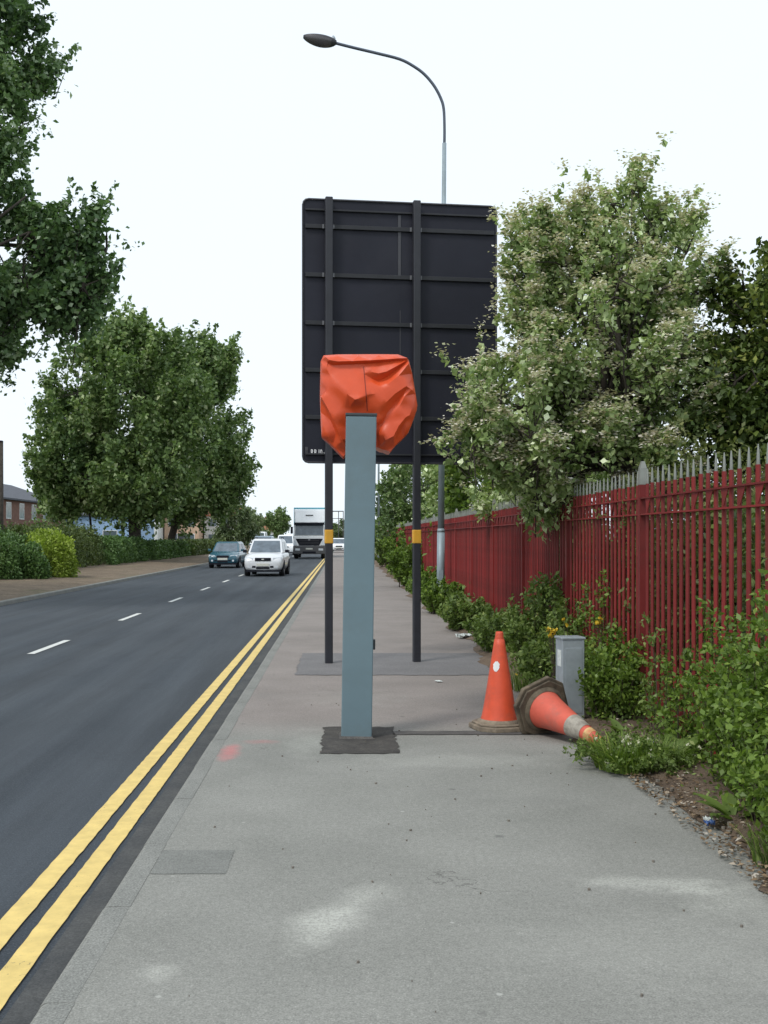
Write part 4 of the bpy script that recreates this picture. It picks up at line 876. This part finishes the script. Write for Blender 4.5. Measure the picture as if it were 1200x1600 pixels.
# ------------------------------------------------------------------ trees
tree('poplar_tree', 'tall dark tree at the left edge, its long branch reaching over the road', (-12.6, 24, 0), .32, 3.5,
     [(0, 0, 10.9, 5.3, 5.4, 6.0, 800), (2.3, -.3, 6.9, 4.1, 3.2, 1.4, 340), (2.6, 0, 8.6, 3.6, 3, 1.7, 220), (5.5, -.3, 7.6, 1.9, 1.6, 1.05, 150), (6.75, -.2, 7.75, 1.15, 1.0, .95, 80), (6.55, -.1, 6.85, 1.15, 1.0, .5, 60), (5.7, -.2, 8.7, 1.0, 1.0, .7, 50), (7.1, -.1, 8.6, .5, .5, .6, 18), (4.5, -.1, 10.2, 1.5, 1.6, .9, 80), (3.6, 0, 9.3, 2.0, 1.8, 1.3, 120), (5.3, .1, 11.9, 1.65, 1.6, .95, 100), (4.7, .3, 13.6, 2.0, 2, 1.4, 140), (4.2, 0, 6.1, 2.4, 2.2, .8, 110)],
     'leaf_poplar', leaf=.14, shoot=1.15, per=56, spread=.14, up=.75, limbs=9, twigs=.4, spikes=.12, clump=.5)
tree('poplar_tree', 'broad dark tree with the thickest trunk in the central strip', (-12.35, 64, 0), .42, 2.2,
     [(.3, 0, 8.8, 5.2, 4.6, 6.2, 620), (-3.6, -.5, 7.4, 2.9, 3.2, 4.2, 220), (-4.2, 0, 4.7, 2.2, 2.4, 2.0, 110), (0, -.5, 4.9, 4.2, 4, 1.9, 190), (-.6, 0, 12.9, 2.9, 2.6, 1.9, 150)],
     'leaf_far', leaf=.27, shoot=1.5, per=62, spread=.33, up=.8, limbs=9, twigs=.2, clump=.28)
tree('poplar_tree', 'dark tree whose crown leans over the lane above the teal car', (-12.0, 77, 0), .30, 2.4,
     [(1.0, 0, 9.0, 4.9, 4.6, 7.4, 620), (3.4, 0, 6.2, 2.6, 2.4, 3.0, 150), (.4, -.5, 5.1, 4.3, 4, 1.7, 160), (2.7, 0, 13.7, 2.6, 2.6, 2.3, 150)],
     'leaf_far', leaf=.29, shoot=1.6, per=60, spread=.36, up=.8, limbs=8, twigs=.2, clump=.28)
for (x_, y_, r_, lb) in ((-15.4, 66.5, .12, 'slender sapling left of the thickest trunk in the central strip'), (-14.2, 70, .16, 'thin dark trunked tree just left of the thickest trunk'), (-17.0, 68, .12, 'leftmost slender sapling under the central trees')):
    tree('young_tree', lb, (x_, y_, 0), r_, 2.2, [(0, 0, 5.0, 1.8, 1.8, 2.2, 90)], 'leaf_far', leaf=.26, shoot=1.2, per=50, spread=.3, limbs=4, twigs=.2, group='saplings in the central strip')
tree('pale_tree', 'pale green feathery tree beyond the dark ones, above the teal car', (-11.6, 108, 0), .14, 1.2, [(.4, 0, 3.4, 2.6, 2.4, 2.9, 240), (1.8, 3, 2.8, 2.0, 2, 1.9, 130)], 'leaf_pale', leaf=.22, shoot=1.0, per=45, spread=.25, limbs=5, twigs=.3)
tree('round_tree', 'round dark green tree left of the lorry, far along the road', (-11.0, 186, 0), .2, 1.5, [(0, 0, 4.1, 2.3, 2.4, 2.6, 260)], 'leaf_far', leaf=.3, shoot=1.0, per=45, spread=.32, limbs=4, twigs=.1)
for i, (x_, y_, hh, rr, mt, lb) in enumerate(((-16, 200, 5.2, 3.0, 'leaf_pale', 'greyish far tree behind the orange-roofed house'), (-6.5, 250, 6.5, 4.5, 'leaf_far', 'far dark tree mostly hidden behind the lorry'), (.5, 262, 6.0, 4.2, 'leaf_pale', 'far grey-green tree under the thin sign frame'), (5.6, 240, 6.5, 4, 'leaf_far', 'far tree closing the end of the pavement'), (-25, 215, 6.5, 4.5, 'leaf_far', 'far dark tree behind the row of houses'))):
    tree('distant_tree', lb, (x_, y_, 0), .2, 1.2, [(0, 0, hh * .56, rr, rr, hh * .46, 200)], mt, leaf=.4, shoot=1.2, per=45, spread=.42, limbs=4, twigs=.1, group='trees at the far end of the road')
# right-hand side, behind the fence
tree('whitebeam_tree', 'cream-flowering whitebeam hanging over the red fence in front of the sign', (3.25, 11.6, 0), .075, 2.15,
     [(-.4, 0, 3.55, 1.2, 1.4, 1.35, 330), (-1.2, -.2, 2.75, 1.0, 1.0, .9, 240), (-.2, .1, 4.75, .55, .7, .9, 100), (-.15, .1, 4.1, .7, .8, .6, 110), (.30, .1, 4.45, .62, .8, .8, 110), (-.1, 0, 2.5, 1.0, 1.2, .7, 190), (-1.15, .1, 4.0, .5, .7, .85, 105), (-1.12, 0, 4.65, .46, .6, .55, 75), (-.6, 0, 4.7, .5, .6, .6, 60), (-1.75, -.45, 2.6, .5, .5, .42, 50), (-1.0, .6, 2.2, .75, .8, .4, 90), (-1.7, -.35, 3.2, .42, .5, .35, 35), (.3, 0, 3.2, .7, .9, .7, 110)],
     'leaf_white', leaf=.076, shoot=.42, per=30, spread=.06, up=.8, wr=.62, stems=3, flowers=3.2, fl_size=.09, limbs=16, twigs=.7, spikes=.16, clump=.5)
tree('whitebeam_tree', 'second flowering whitebeam behind the fence, under the lower edge of the sign', (3.9, 17.5, 0), .07, 2.1,
     [(-.4, 0, 2.9, 1.5, 1.6, 1.2, 330), (-1.1, 0, 2.2, .9, 1.0, .6, 120), (.3, 0, 3.6, 1.0, 1.0, .9, 140)], 'leaf_white', leaf=.09, shoot=.4, per=28, spread=.08, up=.5, wr=.62, stems=2, flowers=2.2, fl_size=.08, limbs=8, twigs=.5)
tree('holly_tree', 'dark evergreen tree right of the whitebeam at the picture edge', (4.45, 11.2, 0), .12, 2.2,
     [(.05, 0, 3.55, .95, 1.0, 1.15, 330), (-.35, -.1, 3.0, .7, .8, .75, 150), (.9, .2, 3.6, 1.0, 1.1, 1.4, 230), (-.1, .2, 2.2, 1.0, 1.0, .8, 150)], 'leaf_holly', leaf=.08, shoot=.36, per=46, spread=.10, up=.45, wr=.6, limbs=8, twigs=.3)
shrub('olive_shrub', 'olive green bush rising above the fence spikes at the right edge', (3.35, 9.3, 0), 2.6, .75, 150, 190, .05, 'leaf_olive', arch=.4, spread=.09, sprig=.16, stem_r=.008)
shrub('olive_shrub', 'smaller olive bush behind the fence, left of the larger olive bush', (3.6, 11.0, 0), 2.45, .6, 80, 170, .05, 'leaf_olive', arch=.4, spread=.09, sprig=.16, stem_r=.008)
for (x_, y_, hh, rr, mt, lb) in ((4.6, 22.5, 4.6, 1.7, 'leaf_white', 'grey-green tree behind the fence beyond the lamp column'), (4.0, 30, 5.2, 1.5, 'leaf_privet', 'fresh green tree behind the fence right of the lamp column'), (4.3, 38, 5.5, 1.6, 'leaf_white', 'tree behind the fence just right of the right sign post'), (3.7, 50, 7.0, 2.0, 'leaf_far', 'tree with sky gaps between the blue-grey post and right sign post'), (4.0, 70, 6.8, 2.3, 'leaf_far', 'far tree beside the blue-grey post at the end of the fence')):
    tree('fence_side_tree', lb, (x_, y_, 0), .1, 1.0, [(0, 0, hh * .58, rr, rr * 1.2, hh * .40, 300), (-.5, 0, hh * .34, rr * .9, rr, hh * .16, 110)], mt, leaf=.11 + y_ * .0012, shoot=.6, per=32, spread=.16, limbs=6, twigs=.4, group='trees behind the red fence')

# ------------------------------------------------------------------ hedge and shrubs of the central strip
def hedge(label, x, y0, y1, h, w, mat, dens=420, leaf=.12):
    t = empty('hedge', (x, y0, .1)); tag(t, label, 'hedge', 'hedges in the central strip'); L = y1 - y0; n = int(dens * (2 * h + w) * L)
    u = rng.random(n) * L; s = rng.random(n); per = 2 * h + w; q = s * per
    xx = np.where(q < h, -w / 2, np.where(q < h + w, q - h - w / 2, w / 2)); zz = np.where(q < h, q, np.where(q < h + w, h, per - q))
    lump = 1 + .10 * np.sin(u * 1.7 + x) + .07 * np.sin(u * 3.9 + zz * 3) + rng.normal(scale=.05, size=n); endt = np.clip(np.minimum(u, L - u) / .6, .55, 1)
    pos = np.stack([xx * lump * (1 - .18 * (zz / h) ** 4), u, zz * lump * endt + .05], 1) + rng.normal(scale=.07, size=(n, 3)); pos[:, 2] = np.maximum(pos[:, 2], .02)
    depth = rng.random(n) ** 2 * .35; pos[:, 0] *= (1 - depth); pos[:, 2] *= (1 - depth * .3)
    var = np.clip(.42 + .2 * np.sin(u * 2.3) * .6 + rng.normal(scale=.2, size=n), 0, 1)
    leaves('foliage', [mat], [(pos, unit(rnd(n) + np.array([0, 0, .4])), leaf * rng.uniform(.6, 1.3, n), .55, var, 0, .6)], t)
    mb = MB()
    for k in range(int(L / .5)):
        p = Vector((random.uniform(-.15, .15), k * .5 + random.uniform(0, .4), -.15)); mb.tube([p, p + Vector((random.uniform(-.2, .2), random.uniform(-.2, .2), h * .5)), p + Vector((random.uniform(-.4, .4), random.uniform(-.3, .3), h * .9))], [.03, .02, .006], 5, caps=False)
    mb.build('stems', 'twig', t)
hedge('dark clipped hedge behind the golden shrub', -13.1, 41, 54.5, 1.55, 2.2, 'leaf_hedge')
hedge('mid green hedge below the brick building end, past the golden shrub', -12.6, 54.8, 66, 1.15, 1.9, 'leaf_hedge_green', leaf=.14)
hedge('low hedge around the foot of the thickest trunk', -12.4, 66.3, 82, .95, 1.8, 'leaf_hedge_green', 330, .16)
hedge('farthest low hedge, level with the teal car', -12.2, 82.4, 118, .95, 1.7, 'leaf_hedge', 220, .2)
hedge('hedge behind the leftmost green shrubs, under the wooden pole', -13.4, 30, 40.8, 1.75, 2.0, 'leaf_hedge_green')
def mound(name, label, x, y, r, h, mat, leaf, n=9000, k=26):
    t = empty(name, (x, y, .06)); tag(t, label, 'shrub', 'shrubs in the central strip')
    d = rnd(n); d[:, 2] = np.abs(d[:, 2]); cd = rnd(k); cd[:, 2] = np.abs(cd[:, 2]); near = np.argmax(d @ cd.T, axis=1); bulge = rng.uniform(.8, 1.12, k)[near] * (.78 + .22 * (d * cd[near]).sum(1) ** 6)
    rr = bulge * rng.uniform(.62, 1.04, n) ** .6
    flat = np.abs(d[:, :2]).max(1); pos = np.stack([d[:, 0] * r * rr, d[:, 1] * r * rr, d[:, 2] ** .8 * h * rr], 1) + rng.normal(scale=.05, size=(n, 3)); pos[:, 2] = np.maximum(pos[:, 2], .02)
    var = np.clip(.45 + rng.normal(scale=.14, size=k)[near] + rng.normal(scale=.18, size=n), 0, 1)
    leaves('foliage', [mat], [(pos, unit(d + rnd(n)), leaf * rng.uniform(.6, 1.3, n), .55, var, 0, .6)], t)
    mb = MB()
    for i in range(14):
        a = i / 14 * 6.28; mb.tube([(.08 * math.cos(a), .08 * math.sin(a), -.1), (r * .4 * math.cos(a), r * .4 * math.sin(a), h * .45), (r * .7 * math.cos(a), r * .7 * math.sin(a), h * .7)], [.03, .02, .006], 5, caps=False)
    mb.build('stems', 'twig', t); return t
mound('golden_shrub', 'yellow-green golden shrub in front of the hedge', -10.75, 39.5, 1.12, 1.85, 'leaf_golden', .12, 11000, 34)
mound('green_shrub', 'blue-green shrub at the lower front of the golden shrub', -10.75, 37.4, .75, 1.2, 'leaf_hedge_green', .12, 7000)
mound('green_shrub', 'green shrub at the extreme left edge, left of the golden shrub', -11.75, 36.6, 1.05, 1.7, 'leaf_hedge_green', .12)
mound('green_shrub', 'grey-green shrub squeezed between left edge and golden shrub', -12.0, 39.4, .9, 1.75, 'leaf_hedge_green', .12)

# ------------------------------------------------------------------ plants along the fence
G = 'bushes growing along the red fence'
SB_ = [('bright green bush filling the lower right corner', 2.24, 5.0, .92, .42, 110, 120, .042, 'leaf_privet'),
       ('bright green bush climbing the fence, second from the right edge', 2.36, 6.0, .98, .38, 90, 110, .042, 'leaf_privet'),
       ('tall thin sprays reaching up the fence at the right edge', 2.26, 5.6, 1.46, .30, 34, 130, .045, 'leaf_privet'),
       ('tall loose sprays in front of the fence, second from the right edge', 2.34, 6.4, 1.3, .34, 28, 120, .042, 'leaf_privet'),
       ('wispy climbing weed on the bars right of the tall fence post', 2.38, 7.9, 1.1, .26, 9, 100, .042, 'leaf_weed'),
       ('wispy climbing weed on the bars left of the tall fence post', 2.34, 11.0, 1.35, .35, 22, 120, .05, 'leaf_weed'),
       ('thin straggling bush low against the fence bars, right of the grass tuft', 2.36, 7.35, .8, .28, 13, 100, .042, 'leaf_privet'),
       ('leafy green bush just right of the galvanised pillar', 2.2, 8.75, .83, .34, 85, 110, .045, 'leaf_privet'),
       ('thin sprays on the fence above the galvanised pillar', 2.38, 9.9, 1.28, .25, 12, 110, .045, 'leaf_privet'),
       ('leafy weeds between the upright cone and the pillar', 2.02, 10.3, .62, .34, 60, 90, .055, 'leaf_weed'),
       ('taller bush against the fence behind the upright cone', 2.2, 12.0, 1.15, .42, 60, 110, .055, 'leaf_weed'),
       ('low weeds behind the upright cone, left of the taller bush', 2.05, 14.0, .62, .45, 55, 80, .06, 'leaf_weed'),
       ('low bush right of the lamp column foot', 2.05, 17.5, .62, .5, 55, 80, .07, 'leaf_weed'),
       ('bush around the lamp column foot', 2.0, 21.5, .7, .55, 60, 80, .08, 'leaf_privet'),
       ('bush left of the lamp column, right of the right sign post', 2.1, 26, .85, .6, 60, 80, .09, 'leaf_privet'),
       ('rounded bush just left of the right sign post', 2.15, 33, 1.5, .8, 80, 90, .1, 'leaf_privet'),
       ('tall rounded bush between the two near posts, nearer one', 2.35, 42, 2.1, .9, 80, 90, .12, 'leaf_privet'),
       ('tall dark bush at the far end of the pavement', 2.4, 54, 2.3, 1.0, 80, 90, .15, 'leaf_weed')]
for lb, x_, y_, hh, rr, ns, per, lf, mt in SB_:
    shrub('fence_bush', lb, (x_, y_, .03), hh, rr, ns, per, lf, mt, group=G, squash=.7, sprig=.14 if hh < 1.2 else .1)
n = 62000; ys = 4 + 44 * rng.random(n) ** 1.5; hh_ = 1.55 + .25 * np.sin(ys * .9) + .15 * np.sin(ys * 2.7 + 1)
pos = np.stack([3.0 + rng.uniform(-.2, .35, n), ys, hh_ * rng.random(n) ** .8 + .03], 1)
o = leaves('fence_undergrowth', ['leaf_holly'], [(pos, unit(rnd(n)), rng.uniform(.05, .10, n) * np.clip(ys / 12, .8, 2.2), .6, np.clip(rng.normal(.4, .22, n), 0, 1), 0, .4)], None)
tag(o, 'dark ivy undergrowth close behind the fence bars', 'undergrowth', kind='stuff')
# continuous low weeds: stuff
ys = rng.uniform(4.2, 46, 15000) ; dn = np.clip(ys / 12, .35, 1.8)
pos = np.stack([2.18 + rng.normal(scale=.13, size=len(ys)) + .05 * np.sin(ys * 2), ys, np.abs(rng.normal(scale=.10, size=len(ys))) * dn + .05], 1)
keep = (pos[:, 0] > 1.86) & ((ys > 8.9) | (rng.random(len(ys)) < .3)); pos = pos[keep]; n = len(pos)
o = leaves('low_weeds', ['leaf_weed'], [(pos, unit(rnd(n) + np.array([0, 0, .6])), rng.uniform(.03, .06, n) * np.clip(pos[:, 1] / 9, .8, 2.5), .5, np.clip(rng.normal(.45, .25, n), 0, 1), 0, .6)], None)
tag(o, 'low green weeds running along the foot of the fence', 'weeds', kind='stuff')
# dead leaves and grit on the soil
n = 3000; ys = rng.uniform(3.2, 9.5, n); pos = np.stack([1.76 + np.abs(rng.normal(scale=.20, size=n)), ys, np.full(n, .0)], 1)
pos[:, 2] = .012 + np.clip((pos[:, 0] - 1.9) * .25, 0, .06) + rng.random(n) * .02
o = leaves('leaf_litter', ['litter_leaf'], [(pos, rnd(n) * np.array([1, 1, .25]), rng.uniform(.01, .04, n), .6, rng.random(n), 0, 2.5)], None); tag(o, 'dry brown leaf litter on the soil below the bushes', 'leaf litter', kind='stuff')

def tuft(name, label, x, y, r, h, nb, mat, flowers=0, fmat='petal_white', w=.008, droop=.5):
    t = empty(name, (x, y, .01)); tag(t, label, 'grass tuft'); mb = MB(); V = []
    me = bpy.data.meshes.new('blades'); vs = []; fs = []; var = []
    for i in range(nb):
        a = random.uniform(0, 6.28); rr = r * math.sqrt(random.random()); p = Vector((math.cos(a) * rr, math.sin(a) * rr, 0)); L = h * random.uniform(.5, 1.15)
        b_ = a + random.uniform(-1, 1); o_ = Vector((math.cos(b_), math.sin(b_), 0)); sd_ = Vector((-o_.y, o_.x, 0)) * w * random.uniform(.5, 1.2); dr = droop * random.uniform(.3, 1.2); vv = random.random()
        base = len(vs)
        for k in range(5):
            q_ = k / 4; c = p + o_ * L * dr * q_ ** 1.6 + Vector((0, 0, L * (q_ - .35 * dr * q_ * q_))); ww = sd_ * (1 - q_ * .92)
            vs += [tuple(c - ww), tuple(c + ww)]; var += [vv, vv]
        fs += [(base + 2 * k, base + 2 * k + 1, base + 2 * k + 3, base + 2 * k + 2) for k in range(4)]
    me.from_pydata(vs, [], fs); me.materials.append(M[mat]); at = me.attributes.new('var', 'FLOAT', 'POINT'); at.data.foreach_set('value', var); link('blades', me, t)
    if flowers:
        ce = np.stack([rng.normal(scale=r * .75, size=flowers), rng.normal(scale=r * .75, size=flowers), rng.uniform(h * .3, h * .95, flowers)], 1); k = 6
        leaves('flowers', [fmat], [(np.repeat(ce, k, axis=0) + rng.normal(size=(flowers * k, 3)) * .006, rnd(flowers * k), .016, .8, rng.random(flowers * k), 0, 1)], t)['kind'] = 'stuff'
    return t
tuft('grass_tuft', 'lush tuft with small pale flowers spilling onto the pavement below the fallen cone', 1.88, 7.05, .24, .22, 900, 'leaf_privet', 26, droop=.9)
shrub('leafy_weed', 'feathery leafy weed in the flowering tuft below the fallen cone', (1.90, 7.05, .01), .24, .28, 90, 60, .03, 'leaf_weed', cat='weed', arch=.55, spread=.03, sprig=.35, stem_r=.003)
tuft('grass_tuft', 'smaller green tuft at the soil edge right of the flowering tuft', 2.08, 6.95, .16, .2, 350, 'leaf_weed', 6, droop=.8)
tuft('grass_tuft', 'sparse tuft on the soil edge at the lower right', 2.0, 4.95, .12, .2, 160, 'leaf_weed', 3, droop=.7)
tuft('grass_tuft', 'wispy tuft behind the upright cone at the pavement edge', 1.85, 10.6, .2, .25, 260, 'leaf_weed', 8, 'petal_yellow')
# yellow flowers standing above the pillar
for (px, py, d, lb, k) in ((862, 987, 9.4, 'largest cluster of yellow flowers left of the pillar top', 9), (884, 972, 9.9, 'single yellow flower above the pillar top', 2), (936, 972, 9.2, 'yellow flowers right of the pillar top', 4)):
    p = P(px, py, d); t = empty('yellow_flower', (p.x, p.y, .04)); tag(t, lb, 'flower', 'yellow flowers by the pillar')
    mb = MB(); S = []; ce = []
    for i in range(k):
        e = Vector((random.uniform(-.035, .035), random.uniform(-.03, .03), p.z - .04 + random.uniform(-.03, .03))); mb.tube([(e.x * .2, e.y * .2, 0), (e.x * .5 + .02, e.y, e.z * .5), e], [.004, .003, .002], 4, caps=False); ce.append(tuple(e))
    mb.build('stems', 'twig', t); ce = np.array(ce); kk = 12
    nl = 90; u = rng.random(nl); lp = np.stack([rng.normal(scale=.05, size=nl), rng.normal(scale=.05, size=nl), u * (p.z - .12)], 1)
    leaves('foliage', ['leaf_weed'], [(lp, rnd(nl), .05, .4, rng.random(nl), 0, .5)], t)
    leaves('petals', ['petal_yellow'], [(np.repeat(ce, kk, axis=0) + rng.normal(size=(k * kk, 3)) * .008, rnd(k * kk), .028, .55, rng.random(k * kk), 0, 1)], t)
# broad-leaved docks
def dock(label, x, y, s, n, seed):
    rg = random.Random(seed); t = empty('dock_plant', (x, y, .03)); tag(t, label, 'weed', 'broad-leaved weeds on the soil')
    for i in range(n):
        a = rg.uniform(0, 6.28); L = s * rg.uniform(.7, 1.1); el = rg.uniform(.35, 1.25); vs = []; var = []
        for k in range(7):
            q_ = k / 6; wv = L * .17 * math.sin(math.pi * min(1, .05 + q_ * .95)) ** .8
            rr = L * q_ * math.cos(el * (1 - .5 * q_)); zz = L * q_ * math.sin(el) * (1 - .35 * q_)
            for s_ in (-1, 0, 1): vs.append((math.cos(a) * rr - math.sin(a) * wv * s_, math.sin(a) * rr + math.cos(a) * wv * s_, zz + abs(s_) * wv * .3)); var.append(.3 + .5 * rg.random() * .6)
        me = bpy.data.meshes.new('leaf'); me.from_pydata(vs, [], [(3 * k + j, 3 * k + j + 1, 3 * k + j + 4, 3 * k + j + 3) for k in range(6) for j in (0, 1)]); me.materials.append(M['leaf_weed'])
        for pl_ in me.polygons: pl_.use_smooth = True
        at = me.attributes.new('var', 'FLOAT', 'POINT'); at.data.foreach_set('value', var); link('leaf', me, t)
dock('upright broad-leaved dock beside the flowering tuft, against the fence', 2.2, 7.1, .30, 8, 1)
dock('flat broad-leaved dock low on the soil at the right', 2.02, 5.65, .22, 6, 2)
dock('pale broad-leaved plant behind the flowering tuft', 2.05, 8.0, .2, 7, 3)
# litter
def crumple(name, label, loc, s, mat, seed):
    rg = random.Random(seed); mb = MB(); n = 7; vs = [((i / (n - 1) - .5) * s[0] + rg.uniform(-.12, .12) * s[0], (j / (n - 1) - .5) * s[1] + rg.uniform(-.12, .12) * s[1], rg.uniform(0, 1) * s[2]) for i in range(n) for j in range(n)]
    mb.add(vs, [(i * n + j, i * n + j + 1, (i + 1) * n + j + 1, (i + 1) * n + j) for i in range(n - 1) for j in range(n - 1)]); o = mb.build(name, mat); o.location = loc; o.rotation_euler = (0, 0, rg.uniform(0, 3)); so = o.modifiers.new('t', 'SOLIDIFY'); so.thickness = .002
    tag(o, label, 'litter', 'litter along the pavement edge')
crumple('crumpled_paper', 'white crumpled paper at the pavement edge beyond the upright cone', (1.83, 16.2, .01), (.28, .16, .07), 'paper', 1)
crumple('litter_scrap', 'white scrap of litter beside the upright dock', (2.13, 7.5, .07), (.05, .04, .05), 'paper', 2)
crumple('litter_scrap', 'blue scrap of litter under the white scrap near the dock', (2.12, 7.44, .05), (.05, .04, .04), 'litter_blue', 3)
crumple('litter_scrap', 'small white scrap on the soil beside the flat dock', (1.91, 5.68, .02), (.045, .03, .025), 'paper', 4)
crumple('litter_scrap', 'blue-black scrap on the soil just below the small white one', (1.89, 5.6, .02), (.04, .05, .03), 'litter_blue', 5)
crumple('litter_scrap', 'thin pale scrap on the old pavement right of the sign patch', (1.0, 11.3, .004), (.09, .06, .01), 'paper', 6)
# loose stones
mb = MB()
for i in range(260):
    y_ = random.uniform(3.2, 10); x_ = 1.80 + abs(random.gauss(0, .16)) if random.random() < .75 else random.uniform(-.7, 1.8); s = random.uniform(.003, .011) * (1.5 if x_ > 1.85 else .7); z_ = .002 if x_ < 1.84 else .02 + (x_ - 1.84) * .1
    pts = [(x_ + s * math.cos(a) * random.uniform(.6, 1.2), y_ + s * math.sin(a) * random.uniform(.6, 1.2)) for a in (0, 1.2, 2.4, 3.6, 4.9)]; mb.prism(pts, z_ - .003, z_ + s * .9)
tag(mb.build('loose_stones', 'stone'), 'loose grit scattered along the pavement edge', 'grit', kind='stuff')
